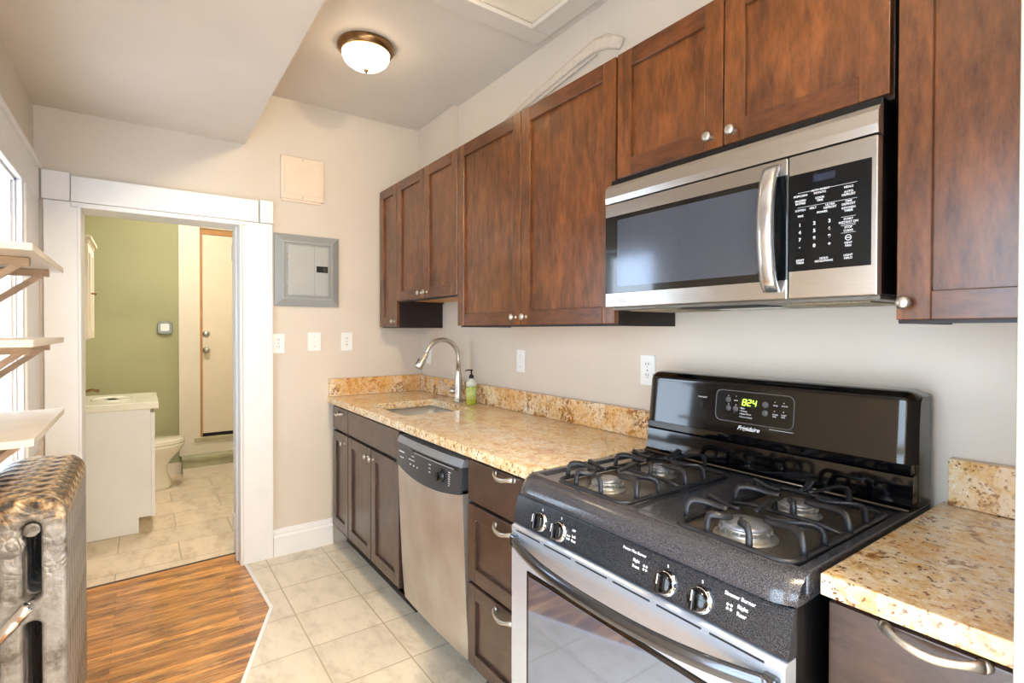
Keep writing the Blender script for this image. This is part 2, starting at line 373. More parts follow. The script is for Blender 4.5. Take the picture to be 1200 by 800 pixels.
# right wall with the stepped-out chase above the corner cabinets
e = MB(); e.box(0, .12, 0, -3.134, 0, H); e.box(-.035, 0, 0, -.50, 2.25, H); e.build('wall_right', M_wall, kind=ST)
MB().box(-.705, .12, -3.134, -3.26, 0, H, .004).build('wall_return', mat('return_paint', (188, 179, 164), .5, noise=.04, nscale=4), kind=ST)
MB().box(0, .12, -3.26, YB, 0, H).build('wall_right_rear', M_wall, kind=ST)
# left wall with one seen window and two unseen ones added for daylight
WIN = [(-.44, -1.00, .80, 1.945), (-2.50, -3.60, .14, 2.02), (-4.0, -5.1, .80, 1.945)]
e = MB(); ys = [0]
for (a, b_, z0, z1) in WIN:
    e.box(-2.14, -2.0, ys[-1], a, 0, H); e.box(-2.14, -2.0, a, b_, 0, z0); e.box(-2.14, -2.0, a, b_, z1, H); ys.append(b_)
e.box(-2.14, -2.0, ys[-1], YB, 0, H); e.build('wall_left', M_wall, kind=ST)
e = MB(); bw = (-1.75, -.25, .9, 2.2)
e.box(-2.14, bw[0], YB-.14, YB, 0, H); e.box(bw[1], .12, YB-.14, YB, 0, H); e.box(bw[0], bw[1], YB-.14, YB, 0, bw[2]); e.box(bw[0], bw[1], YB-.14, YB, bw[3], H)
e.build('wall_rear', M_wall, kind=ST)
# ceiling and dropped soffit
MB().box(-2.14, .12, YB-.14, WALLY, H, H+.1).build('ceiling', M_ceil, kind=ST)
MB().box(-2.0, -1.109, YB, 0, SOF, H).build('ceiling_soffit', M_ceil, kind=ST)
# bathroom shell
e = MB(); e.box(-2.14, -2.0, WALLY, 2.6, 0, 2.6)
e.box(-2.0, -1.14, 2.45, 2.6, 0, 2.6); e.box(-1.14, -.55, 2.45, 2.6, 0, .31); e.box(-1.14, -.55, 2.45, 2.6, 2.305, 2.6); e.box(-.55, -.45, 2.45, 2.6, 0, 2.6)
e.box(-.45, -.3, WALLY, 2.6, 0, 2.6); e.box(-1.124, -.45, WALLY, WALLY+.012, 0, 2.6); e.box(-2.0, -1.84, WALLY, WALLY+.012, 0, 2.6); e.box(-1.84, -1.124, WALLY, WALLY+.012, 1.945, 2.6)
e.build('wall_bathroom', M_green, kind=ST)
MB().box(-2.14, -.3, WALLY, 2.6, 2.6, 2.7).build('ceiling_bathroom', M_ceil, kind=ST)
# kitchen doorway casing
e = MB()
e.box(-1.126, -.967, -.022, 0, 0, 1.955, .003); e.box(-1.966, -1.84, -.022, 0, 0, 1.955, .003)
e.box(-1.140, -1.126, -.030, 0, 0, 1.945, .004)
e.box(-1.842, -1.828, -.030, 0, 0, 1.945, .004)
e.box(-1.866, -1.04, -.026, 0, 1.957, 2.082, .004); e.box(-1.035, -.963, -.028, 0, 1.957, 2.088, .004); e.box(-1.972, -1.868, -.028, 0, 1.957, 2.094, .004)
e.box(-1.866, -1.10, -.030, 0, 1.93, 1.955, .004)
e.build('trim_4', M_white, kind=ST)
e = MB(); e.box(-1.140, -1.122, 0, .18, 0, 1.945, .001); e.box(-1.842, -1.828, 0, .18, 0, 1.945); e.box(-1.84, -1.13, 0, .18, 1.932, 1.946)
e.box(-1.150, -1.140, .06, .10, 0, 1.932, .002); e.box(-1.10, -1.02, .172, .19, 0, 2.03, .003)
e.build('trim_5', M_white, kind=ST)
# the doorway's own door, folded right back against the bathroom side
dr = MB().box(-1.142, -.47, .205, .24, .012, 1.93, .002).build('door_1', M_white, kind=ST)
for zc in (1.80, .20): MB().tube([(-1.147, .200, zc-.045), (-1.147, .200, zc+.045)], .006).box(-1.150, -1.144, .12, .20, zc-.045, zc+.045, .001).build('hinge', M_white, dr)
# baseboards
def baseboard(name, pts, axis, a, b_): MB().prism(pts, axis, a, b_).build(name, M_white, kind=ST)
pr = [(0, 0), (-.016, 0), (-.016, .115), (-.010, .125), (-.010, .135), (-.006, .155), (0, .160)]
MB().prism(pr, 'x', -.965, -.62).build('baseboard_far', M_white, kind=ST)   # profile in (y, z)
MB().prism([(-2.0-p[0], p[1]) for p in pr], 'y', -.0, YB).build('baseboard_left', M_white, kind=ST)
# windows on the left wall
def window(i, a, b_, z0, z1):
    # a nearer the far wall
    w = MB(); X = -2.0
    e = w
    e.box(X, X+.022, a+.41 if i == 1 else a+.12, b_-.12, z1, z1+.15, .004)                       # head casing
    if i == 1: e.box(X, X+.035, a+.415, b_-.13, z1+.15, z1+.172, .004)
    e.box(X, X+.020, a+.12 if i != 1 else a+.415, a, z0-.02, z1, .003); e.box(X, X+.028, a+.06, a+.035, z0-.02, z1, .004); e.box(X, X+.020, b_, b_-.12, z0-.02, z1, .003)
    e.box(X-.14, X, a, a-.012, z0, z1); e.box(X-.14, X, b_+.012, b_, z0, z1); e.box(X-.14, X, a, b_, z1-.012, z1); e.box(X-.14, X, a, b_, z0, z0+.012)
    e.box(X-.03, X-.010, a-.012, a-.03, z0, z1, .002); e.box(X-.03, X-.010, b_+.03, b_+.012, z0, z1, .002)
    o = w.build('window_%d' % i, M_white, kind=ST)
    zm = (z0+z1)/2
    for (s0, s1, xo) in ((z0+.012, zm+.02, -.06), (zm-.02, z1-.012, -.095)):
        s = MB(); xa, xb = X+xo-.03, X+xo
        s.box(xa, xb, a-.014, a-.062, s0, s1, .003); s.box(xa, xb, b_+.062, b_+.014, s0, s1, .003)
        s.box(xa, xb, a-.062, b_+.062, s0, s0+.05, .003); s.box(xa, xb, a-.062, b_+.062, s1-.045, s1, .003)
        ss = s.build('window_sash', M_white, o)
        g = MB().box(X+xo-.018, X+xo-.014, a-.06, b_+.06, s0+.048, s1-.043).build('pane', M_pane, ss)
    MB().box(X-.02, X+.06, a+.12, b_-.12, z0-.028, z0, .005).build('window_sill', M_white, o)
    return o
M_pane = bpy.data.materials.new('window_pane'); M_pane.use_nodes = True
_n = M_pane.node_tree.nodes; _L = M_pane.node_tree.links; _n.remove(_n['Principled BSDF'])
_t = _n.new('ShaderNodeBsdfTransparent'); _g = _n.new('ShaderNodeBsdfGlossy'); _g.inputs['Roughness'].default_value = .02; _m = _n.new('ShaderNodeMixShader'); _m.inputs[0].default_value = .06
_L.new(_t.outputs[0], _m.inputs[1]); _L.new(_g.outputs[0], _m.inputs[2]); _L.new(_m.outputs[0], _n['Material Output'].inputs[0])
for i, w_ in enumerate(WIN): window(i+1, *w_)
# unseen rear window behind the camera, added to let in daylight from behind
w = MB(); e = w
e.box(bw[0]-.1, bw[1]+.1, YB, YB+.02, bw[3], bw[3]+.12, .003); e.box(bw[0]-.1, bw[0], YB, YB+.02, bw[2]-.03, bw[3]); e.box(bw[1], bw[1]+.1, YB, YB+.02, bw[2]-.03, bw[3]); e.box(bw[0]-.1, bw[1]+.1, YB, YB+.05, bw[2]-.03, bw[2])
e.box(-1.02, -.98, YB-.09, YB-.05, bw[2], bw[3]); e.box(bw[0], bw[1], YB-.09, YB-.05, 1.53, 1.57)
o = w.build('window_4', M_white, kind=ST); MB().box(bw[0], bw[1], YB-.08, YB-.075, bw[2], bw[3]).build('pane', M_pane, o)
for k, (a, b_, z0, z1) in enumerate(WIN):                                # daylight portals in the window openings
    ld = bpy.data.lights.new('daylight_portal', 'AREA'); ld.shape = 'RECTANGLE'; ld.size = z1-z0; ld.size_y = abs(a-b_); ld.cycles.is_portal = True
    lo = bpy.data.objects.new('daylight_portal', ld); COL.objects.link(lo); lo.location = (-2.15, (a+b_)/2, (z0+z1)/2); lo.rotation_euler = (0, -math.pi/2, 0)
ld = bpy.data.lights.new('daylight_portal', 'AREA'); ld.shape = 'RECTANGLE'; ld.size = 1.5; ld.size_y = 1.3; ld.cycles.is_portal = True
lo = bpy.data.objects.new('daylight_portal', ld); COL.objects.link(lo); lo.location = (-1, YB-.15, 1.55); lo.rotation_euler = (math.pi/2, 0, 0)

# bathroom back door and its steps
e = MB(); e.box(-1.31, -1.14, 2.428, 2.45, .16, 2.42, .003); e.box(-1.14, -.45, 2.428, 2.45, 2.31, 2.42, .003); e.box(-.55, -.45, 2.428, 2.45, .16, 2.31, .003)
e.box(-1.325, -.45, 2.41, 2.45, 2.42, 2.445, .004); e.box(-1.31, -.45, 2.425, 2.45, .16, .285, .002)
e.build('trim_6', M_cream, kind=ST)
MB().box(-1.19, -.45, 2.405, 2.50, .285, .312, .004).build('trim_7', mat('worn_sill', (196, 186, 150), .6, noise=.2), kind=ST)
dr = MB().box(-1.115, -.57, 2.47, 2.51, .345, 2.255, .002).build('door_2', M_bdoor, kind=ST)
e = MB(); e.box(-1.14, -1.118, 2.46, 2.52, .31, 2.305, .001, M_orange); e.box(-1.118, -.55, 2.46, 2.52, 2.258, 2.305, .001, M_orange); e.build('door_frame', M_orange, dr)
MB().box(-1.118, -.57, 2.475, 2.50, .312, .345).build('door_sweep', M_blackm, dr)
MB().lathe([(.0, .022), (.02, .022), (.031, .008), (.033, 0)], (-1.085, 2.47, 1.30), (0, -1, 0)).build('deadbolt', M_nickel, dr)
MB().lathe([(.0, .062), (.018, .06), (.027, .048), (.026, .034), (.012, .026), (.012, .012), (.030, .006), (.032, 0)], (-1.085, 2.47, 1.145), (0, -1, 0)).build('door_knob', M_nickel, dr)
e = MB(); e.box(-1.292, -.45, 2.30, 2.45, .0, .135, .002); e.box(-1.30, -.45, 2.285, 2.45, .135, .162, .004); e.build('floor_step', mat('step_paint', (186, 184, 150), .5, noise=.25, nscale=8), kind=ST)
MB().box(-1.292, -.45, 2.286, 2.30, 0.0, .062, .002).build('trim_8', M_cream, kind=ST)
MB().box(-1.34, -1.292, 2.43, 2.45, 0, .10, .002).box(-2.0, -1.34, 2.436, 2.45, 0, .10, .002).build('baseboard_bathroom', M_cream, kind=ST)

# ------------------------------------------------------------------ CABINETS
def shaker(y0, y1, z0, z1, xf, mv, mh, st=.056, th=.02):
    """door slab facing -x, y0 > y1; xf is its front plane"""
    e = MB(); a, b_ = y0-.0015, y1+.0015; z0 += .0015; z1 -= .0015; X0, X1 = xf, xf+th
    e.box(X0, X1, a, a-st, z0, z1, .0022, mv); e.box(X0, X1, b_+st, b_, z0, z1, .0022, mv)
    e.box(X0, X1, a-st, b_+st, z1-st, z1, .0022, mh); e.box(X0, X1, a-st, b_+st, z0, z0+st, .0022, mh)
    e.box(X0+.0115, X1-.001, a-st+.004, b_+st-.004, z0+st-.004, z1-st+.004, 0, mv)
    return e
def slab(y0, y1, z0, z1, xf, m, th=.02): return MB().box(xf, xf+th, y0-.0015, y1+.0015, z0+.0015, z1-.0015, .0025, m)
def knob(parent, y, z, xf):
    MB().lathe([(.008, 0), (.008, .002), (.0045, .004), (.0045, .013), (.010, .017), (.0135, .022), (.0132, .026), (.009, .029), (0, .030)], (xf, y, z), (-1, 0, 0), 20).build('knob', M_nickel, parent)
def pull(parent, y, z, xf, w=.105):
    P = []; R = []
    N = 18
    for i in range(N+1):
        t = i/N*2-1; P.append((xf-.004-.021*(1-abs(t)**3.2), y-t*w/2, z-.004*math.cos(t*math.pi))); R.append(.0052+.0042*max(0, abs(t)-.62)/.38+.001*math.cos(t*3))
    e = MB().tube(P, R, 12, flat=(1.25, .75))
    for sgn in (-1, 1): e.lathe([(.0105, 0), (.010, .003), (.007, .006)], (xf, y-sgn*w/2, z+.004), (-1, 0, 0), 16, sx=1, sy=1)
    e.build('handle', M_nickel, parent)
XB = -.625  # base door front plane
def base_body(y0, y1, parent, side_lo=True):
    e = MB(); e.box(-.604, -.02, y0-.001, y1+.001, .105, .886, .001); e.box(-.54, -.02, y0-.001, y1+.001, .002, .105); e.build('body', M_carc, parent)

t = thing('base_cabinet', 'narrow dark base cabinet in the far corner with small drawer over one door', 'cabinet', (-.31, -.16, 0), 'base cabinets')
base_body(-.032, -.318, t)
dw = slab(-.034, -.316, .735, .872, XB, M_wbaseh).build('drawer', M_wbaseh, t); pull(dw, -.17, .835, XB, .09)
dd = shaker(-.034, -.316, .135, .722, XB, M_wbase, M_wbaseh).build('door', M_wbase, t); knob(dd, -.262, .675, XB)
t = thing('base_cabinet', 'wide dark base cabinet under the sink with false front over two doors', 'cabinet', (-.31, -.69, 0), 'base cabinets')
e = MB(); e.box(-.604, -.59, -.321, -1.049, .105, .886, .001); e.box(-.604, -.02, -.321, -.337, .105, .886); e.box(-.604, -.02, -1.033, -1.049, .105, .886); e.box(-.604, -.02, -.337, -1.033, .105, .125); e.box(-.54, -.02, -.321, -1.049, .002, .105); e.build('body', M_carc, t)
slab(-.322, -1.047, .735, .872, XB, M_wbaseh).build('false_front', M_wbaseh, t)
dd = shaker(-.322, -.683, .135, .722, XB, M_wbase, M_wbaseh).build('door', M_wbase, t); knob(dd, -.650, .675, XB)
dd = shaker(-.686, -1.047, .135, .722, XB, M_wbase, M_wbaseh).build('door', M_wbase, t); knob(dd, -.722, .675, XB)
t = thing('drawer_cabinet', 'dark three-drawer base cabinet between dishwasher and gas range', 'cabinet', (-.31, -1.875, 0), 'base cabinets')
base_body(-1.668, -2.085, t)
dw = slab(-1.668, -2.083, .722, .872, XB, M_wbaseh).build('drawer', M_wbaseh, t); pull(dw, -1.905, .868-.012, XB, .11)
dw = shaker(-1.668, -2.083, .432, .712, XB, M_wbaseh, M_wbaseh, .05).build('drawer', M_wbaseh, t); pull(dw, -1.905, .690-.010, XB, .11)
dw = shaker(-1.668, -2.083, .125, .422, XB, M_wbaseh, M_wbaseh, .05).build('drawer', M_wbaseh, t); pull(dw, -1.905, .405-.010, XB, .11)
t = thing('drawer_cabinet', 'dark drawer base cabinet right of the gas range under short granite counter', 'cabinet', (-.31, -3.01, 0), 'base cabinets')
base_body(-2.885, -3.133, t)
dw = slab(-2.886, -3.132, .702, .872, XB, M_wbaseh).build('drawer', M_wbaseh, t); pull(dw, -3.032, .862, XB-.002, .12)
dd = shaker(-2.886, -3.132, .125, .692, XB, M_wbase, M_wbaseh).build('door', M_wbase, t)

# upper cabinets
XU = -.318
def upper(label, y0, y1, z0, z1, doors, group, knobs, name='wall_cabinet'):
    t = thing(name, label, 'cabinet', (-.15, (y0+y1)/2, z0), group)
    e = MB(); X = XU+.021
    e.box(X, -.001, y0-.001, y0-.017, z0, z1, .001); e.box(X, -.001, y1+.017, y1+.001, z0, z1, .001)
    e.box(X, -.001, y0-.017, y1+.017, z1-.018, z1); e.box(-.012, -.001, y0-.017, y1+.017, z0+.02, z1-.018)
    e.box(X, X+.018, y0-.017, y0-.045, z0, z1-.018); e.box(X, X+.018, y1+.045, y1+.017, z0, z1-.018); e.box(X, X+.018, y0-.045, y1+.045, z0, z0+.035); e.box(X, X+.018, y0-.045, y1+.045, z1-.05, z1-.018)
    b_ = e.build('body', M_carc, t)
    MB().box(X+.018, -.012, y0-.017, y1+.017, z0+.008, z0+.020).build('bottom_panel', M_maple, b_)
    n = len(doors)
    for (a, c), kp in zip(doors, knobs):
        dd = shaker(a, c, z0+.006, z1-.006, XU, M_wdark, M_wdarkh, .058).build('door', M_wdark, t)
        knob(dd, kp[0], kp[1], XU)
    return t
ZU, ZT = 1.354, 2.248
upper('narrow tall dark wall cabinet in the far corner beside the white wall', -.022, -.302, ZU, ZT, [(-.024, -.300)], 'wall cabinets', [(-.270, 1.394)])
upper('shorter two-door dark wall cabinet raised above the sink', -.303, -1.049, 1.509, ZT, [(-.305, -.676), (-.677, -1.047)], 'wall cabinets', [(-.640, 1.548), (-.712, 1.548)])
upper('tall two-door dark wall cabinet between sink cabinet and microwave', -1.050, -2.102, ZU, ZT, [(-1.052, -1.576), (-1.577, -2.100)], 'wall cabinets', [(-1.540, 1.394), (-1.613, 1.394)])
upper('short two-door dark wall cabinet directly above the microwave', -2.104, -2.872, 1.828, ZT, [(-2.106, -2.488), (-2.489, -2.870)], 'wall cabinets', [(-2.452, 1.866), (-2.520, 1.864)])
upper('tall dark single-door wall cabinet right of the microwave', -2.880, -3.133, ZU, ZT+.02, [(-2.882, -3.132)], 'wall cabinets', [(-2.902, 1.396)])

# ------------------------------------------------------------------ COUNTERS
e = MB()
sx0, sx1, sy0, sy1 = -.560, -.175, -.965, -.495
e.outline([[(-.001, -.001), (-.650, -.001), (-.650, -2.088), (-.001, -2.088)], rr(sx0, sx1, sy0, sy1, .035)], (0, 0, .9065), (1, 0, 0), (0, 1, 0), .037, None, .003)
t = e.build('countertop', M_gran); tag(t, 'long polished gold granite countertop with cut-out for the sink', 'countertop')
t = MB().box(-.650, -.001, -2.884, -3.133, .888, .925, .003).build('countertop', M_gran3); tag(t, 'short gold granite countertop right of the gas range', 'countertop')
t = MB().box(-.036, -.001, -.037, -2.075, .926, 1.032, .002).build('backsplash', M_gran2); tag(t, 'long granite backsplash strip behind sink and long counter along the right wall', 'backsplash')
t = MB().box(-.645, -.001, -.001, -.036, .926, 1.036, .002).build('backsplash', M_gran2); tag(t, 'short golden granite backsplash strip against the far wall', 'backsplash')
t = MB().box(-.036, -.001, -2.900, -3.133, .926, 1.036, .002).build('backsplash', M_gran2); tag(t, 'short granite backsplash piece behind the counter right of the range', 'backsplash')

# sink
t = thing('kitchen_sink', 'stainless steel undermount sink basin set in the long granite counter', 'sink', ((sx0+sx1)/2, (sy0+sy1)/2, .72))
e = MB(); b = bmesh.new(); levels = [(.887, -.012), (.887, .0), (.80, .008), (.752, .014), (.738, .035), (.735, .10)]
rings = []
for z, ins in levels:
    q = rr(sx0-.012+ins, sx1+.012-ins, sy0-.012+ins, sy1+.012-ins, max(.02, .047-ins*.3), 6); rings.append([b.verts.new((x, y, z)) for x, y in q])
for A, B in zip(rings, rings[1:]):
    for i in range(len(A)): j = (i+1) % len(A); b.faces.new((A[i], A[j], B[j], B[i]))
b.faces.new(rings[-1]); bmesh.ops.recalc_face_normals(b, faces=b.faces[:]); bmesh.ops.reverse_faces(b, faces=b.faces[:]); e._merge(b, None, True); 
bs = e.build('basin', mat('sink_steel', (222, 222, 220), .34, .75, noise=.05), t); sd = bs.modifiers.new('s', 'SOLIDIFY'); sd.thickness = .0015; sd.offset = 1
MB().lathe([(.042, 0), (.042, .004), (.034, .005), (.030, .001), (0, .001)], ((sx0+sx1)/2, (sy0+sy1)/2, .7355)).build('drain', M_chrome, t)

# faucet
fx, fy = -.092, -.665
t = thing('kitchen_faucet', 'brushed nickel gooseneck pull-down faucet behind the sink', 'faucet', (fx, fy, .925))
MB().lathe([(.030, .0008), (.030, .006), (.024, .012), (.0225, .05), (.0235, .10), (.021, .14), (.0165, .175), (.0145, .19)], (fx, fy, .925)).build('faucet_body', M_nickel, t)
P = [(fx, fy, 1.10), (fx, fy, 1.175)]
R_ = .108
for i in range(1, 19): a = math.radians(180*i/20); P.append((fx-R_+R_*math.cos(a), fy-.012*(i/20), 1.175+R_*math.sin(a)*1.02))
MB().tube(P, .0125, 14).build('spout', M_nickel, t)
p0 = Vector(P[-1]); dn = (Vector(P[-1])-Vector(P[-2])).normalized(); dn = (dn+Vector((-.35, 0, -.2))).normalized()
h = MB().lathe([(.0135, -.005), (.0155, .004), (.0165, .03), (.019, .06), (.021, .092), (.017, .094), (0, .094)], p0, dn, 24).build('spray_head', M_nickel, t)
MB().box(-.006, .006, -.003, .003, -.018, .018, .003, M=Matrix.Translation(p0+dn*.055+Vector((-.019, .006, .004))) @ dn.to_track_quat('Z', 'Y').to_matrix().to_4x4()).build('spray_button', M_blackm, h)
MB().lathe([(.017, 0), (.018, .02), (.015, .032), (0, .036)], (fx-.012, fy+.012, .985), (-.6, .75, 0), 20).tube([(fx-.032, fy+.038, .992), (fx-.045, fy+.055, 1.005), (fx-.062, fy+.075, 1.030), (fx-.075, fy+.092, 1.045)], [.006, .0055, .006, .0075], 10).build('lever_handle', M_nickel, t)

# soap bottle
bx, by = -.088, -.805
t = thing('soap_bottle', 'green hand soap bottle with black pump behind the sink by the faucet', 'bottle', (bx, by, .9255))
M_soap = mat('green_soap', (178, 190, 60), .15, coat=.6, noise=.1); M_soapc = mat('clear_plastic', (222, 224, 206), .15, coat=.5, noise=.02)
MB().lathe([(.026, 0), (.030, .004), (.030, .098), (.0298, .100)], (bx, by, .9255), n=28).build('bottle_body', M_soap, t)
MB().lathe([(.0298, .1005), (.0295, .118), (.020, .134), (.012, .140), (.012, .144)], (bx, by, .9255), n=28).build('bottle_shoulder', M_soapc, t)
MB().lathe([(.0303, .030), (.0303, .088)], (bx, by, .9255), n=28).build('paper_label', mat('pale_label', (206, 214, 128), .6, noise=.1), t)
MB().lathe([(.0138, .1445), (.0138, .160), (.006, .166), (.0045, .168), (.0045, .186), (.009, .187), (.009, .194), (0, .195)], (bx, by, .9255), n=20).tube([(bx, by, 1.116), (bx-.02, by+.008, 1.117), (bx-.033, by+.012, 1.112)], .004, 8).build('pump', M_black, t)

# ------------------------------------------------------------------ DISHWASHER
t = thing('dishwasher', 'stainless steel front dishwasher with black control panel, between sink cabinet and drawers', 'dishwasher', (-.31, -1.36, 0))
MB().box(-.585, -.03, -1.055, -1.662, .09, .885).box(-.52, -.05, -1.06, -1.657, .002, .09).build('body', M_blackm, t)
ya, yb = -1.068, -1.652
def dwx(v, z): # face plane, tapered to the bottom and slightly crowned
    k = max(0, min(1, (z-.10)/.64)); return -.602-.036*k**.6-.008*(1-(2*v-1)**2)
def fdoor(i, j):
    y = ya+(yb-ya)*i; z = .105+(.748-.105)*j
    return Vector((dwx(i, z), y, z))
e = MB().grid(fdoor, 16, 16)
e.grid(lambda i, j: Vector((dwx(0 if i < .5 else 1, .105+(.643)*j)*(1-0)+0, ya, .105+.643*j)) if i < .5 else Vector((-.586, ya, .105+.643*j)), 1, 16)
e.grid(lambda i, j: Vector((dwx(1, .105+.643*j), yb, .105+.643*j)) if i < .5 else Vector((-.586, yb, .105+.643*j)), 1, 16)
dd = e.build('door', M_dwsteel, t)
M_dwp = mat('graphite_panel', (66, 68, 74), .3, .3, noise=.08, nscale=10)
def pbot(i): return .736-.030*(1-(2*i-1)**2)
def px_(i, k): return -.640-.012*(1-(2*i-1)**2)-.006*k
NZ = 8
def fpan(i, j):
    zb = pbot(i); z = zb+(.832-zb)*j; return Vector((px_(i, math.sin(j*math.pi*.5)*-1+1), ya+(yb-ya)*i, z))
e = MB().grid(fpan, 24, NZ)
def close(fn, e, nu):   # back off to the body along the outline
    e.grid(lambda i, j: fn(i, 0) if j < .5 else Vector((-.60, fn(i, 0).y, fn(i, 0).z)), nu, 1)
    e.grid(lambda i, j: fn(i, 1) if j < .5 else Vector((-.60, fn(i, 1).y, fn(i, 1).z)), nu, 1)
    for q in (0, 1): e.grid(lambda i, j: fn(q, i) if j < .5 else Vector((-.60, fn(q, i).y, fn(q, i).z)), NZ, 1)
close(fpan, e, 24)
cp = e.build('control_panel', M_dwp, t)
def ftop(i, j):
    z = .834+(.862-.834)*j; return Vector((px_(i, 0)-.002+.012*j, ya+(yb-ya)*i, z))
e = MB().grid(ftop, 24, NZ); close(ftop, e, 24); e.build('top_rail', mat('silver_plastic', (150, 152, 156), .3, .5, noise=.04), t)
e = MB()
for (a, c, z, hh) in ((.03, .30, .826, .006), (.30, .96, .822, .005)):
    e.grid(lambda i, j: Vector((px_(a+(c-a)*i, 0)-.0015, ya+(yb-ya)*(a+(c-a)*i), z-hh+2*hh*j)), 12, 1)
e.build('handle_slot', M_blackg, cp)
e = MB()
e.grid(lambda i, j: Vector((px_(.36+.56*i, 0)-.004, ya+(yb-ya)*(.36+.56*i), .8185+.0045*j)), 12, 1); e.build('slot_trim', mat('slot_pale_grey', (168, 172, 178), .3, .4, noise=.03), cp)  # pale grey strip laid along the handle slot
def dpt(u_, z): return Vector((px_(u_, .5)-.0035, ya+(yb-ya)*u_, z))
e = MB()
for u_, z, s_, w_ in ((.07, .795, 'DISHWASHER', .009), (.09, .772, 'QUIET WASH', .006), (.32, .800, 'OPTIONS', .006), (.60, .800, 'CLEAN', .006), (.60, .785, 'START', .006), (.60, .770, 'RESET', .006), (.27, .783, 'HEATED  HI TEMP  DELAY', .005)):
    e.text(s_, dpt(u_, z), RY, UZ, w_, M_text)
for k in range(7):
    u_ = .82+.0; e.text(('NORMAL', 'LIGHT', 'HEAVY', 'RINSE', 'POTS', 'HOLD', 'OFF')[k], dpt(.86, .802-k*.0085), RY, UZ, .0050, M_text)
for k in range(3): e.lathe([(.004, 0), (.004, .001), (0, .001)], dpt(.30+.06*k, .765), (-1, 0, 0), 10, M_text)
e.build('panel_lettering', M_text, cp)
e = MB().lathe([(.027, 0), (.027, .004), (.021, .006), (.020, .014), (0, .015)], dpt(.765, .778)+Vector((.002, 0, 0)), (-1, 0, 0), 28); c0 = dpt(.765, .778)
e.box(c0.x-.022, c0.x-.008, c0.y-.005, c0.y+.005, c0.z-.016, c0.z+.016, .003); e.build('dial', M_black, cp)

# ------------------------------------------------------------------ GAS RANGE
RA, RB = -2.098, -2.870; RW = RA-RB
t = thing('gas_range', 'black gas range with four burners, steel oven door and tall black backguard', 'stove', (-.37, (RA+RB)/2, 0))
body = MB(); body.box(-.70, -.035, RA-.002, RB+.002, .06, .872, .003)
for yy in (RA-.05, RB+.05):
    for xx in (-.64, -.10): body.lathe([(.018, 0), (.018, .06)], (xx, yy, 0.001), n=12)
body.build('body', M_black, t)
# cooktop : rolled front lip, raised rim, sunken pan
prof = [(-.03, .875), (-.03, .925), (-.665, .925)]+[( -.665+.058*math.cos(math.radians(a)), .870+.055*math.sin(math.radians(a))) for a in (100, 112, 124, 136, 148, 160, 170, 180)]+[(-.720, .872)]
e = MB(); N = 24
def edge_prof():
    p = [(-.660, .9235), (-.672, .9235), (-.684, .920), (-.696, .914), (-.707, .905), (-.715, .894), (-.719, .884), (-.719, .876)]
    return p
ep = edge_prof(); rc = .045
def lip(i, j):
    k = j*(len(ep)-1); a = int(min(k, len(ep)-2)); q = k-a; x = ep[a][0]*(1-q)+ep[a+1][0]*q; z = ep[a][1]*(1-q)+ep[a+1][1]*q
    y = RA+.001+(RB-RA-.002)*i; dd_ = min(abs(y-RA), abs(y-RB))
    if dd_ < rc: x += (rc-math.sqrt(max(0, rc*rc-(rc-dd_)**2)))*.55*min(1, (abs(x)-.655)/.03)
    return Vector((x, y, z))
e.grid(lip, 60, 14)
e.box(-.662, -.045, RA+.001, RA-.022, .874, .9235, .004); e.box(-.662, -.045, RB+.022, RB-.001, .874, .9235, .004)     # side rims
e.box(-.664, -.155, RA-.015, RB+.015, .884, .9165, .002)                                                        # sunken deck
e.box(-.664, -.648, RA-.015, RB+.015, .884, .9232, .003)
e.box(-.70, -.05, RA, RB, .873, .884)
ck = e.build('cooktop', M_cook, t)
# burner wells
BUR = [(-.585, -2.325, .040, .030), (-.365, -2.325, .036, .026), (-.585, -2.712, .050, .042), (-.365, -2.712, .040, .030)]
for gi, yc in enumerate((-2.325, -2.715)):
    lp = [rr(-.675 if 0 else -.690+.045, -.225, yc-.118, yc+.118, .035)]
    MB().outline([rr(-.642, -.222, yc-.115, yc+.115, .03)], (0, 0, .9170), (1, 0, 0), (0, 1, 0), .0016).build('burner_well', M_well, ck)
M_cap = mat('burner_cap', (150, 150, 156), .3, .5, noise=.3, nscale=50); M_capbase = mat('burner_base', (176, 172, 164), .35, .7, noise=.35, nscale=60)
for (x, y, ro, rc_) in BUR:
    b_ = MB().lathe([(ro*1.25, .000), (ro*1.22, .003), (ro*1.05, .004), (ro*.9, .008), (ro*.92, .018), (ro, .021), (0, .021)], (x, y, .9178)); 
    for k in range(20):
        a = 2*math.pi*k/20; b_.box(-.0016, .0016, -.004, .004, -.003, .003, .0005, M_black, M=Matrix.Translation((x+ro*.95*math.cos(a), y+ro*.95*math.sin(a), .9178+.016)) @ Matrix.Rotation(a+math.pi/2, 4, 'Z'))
    bo = b_.build('burner', M_capbase, t)
    MB().lathe([(rc_*1.05, .0215), (rc_*1.1, .025), (rc_*1.0, .029), (rc_*.5, .031), (0, .0313)], (x, y, .9178)).build('burner_cap', M_cap, bo)
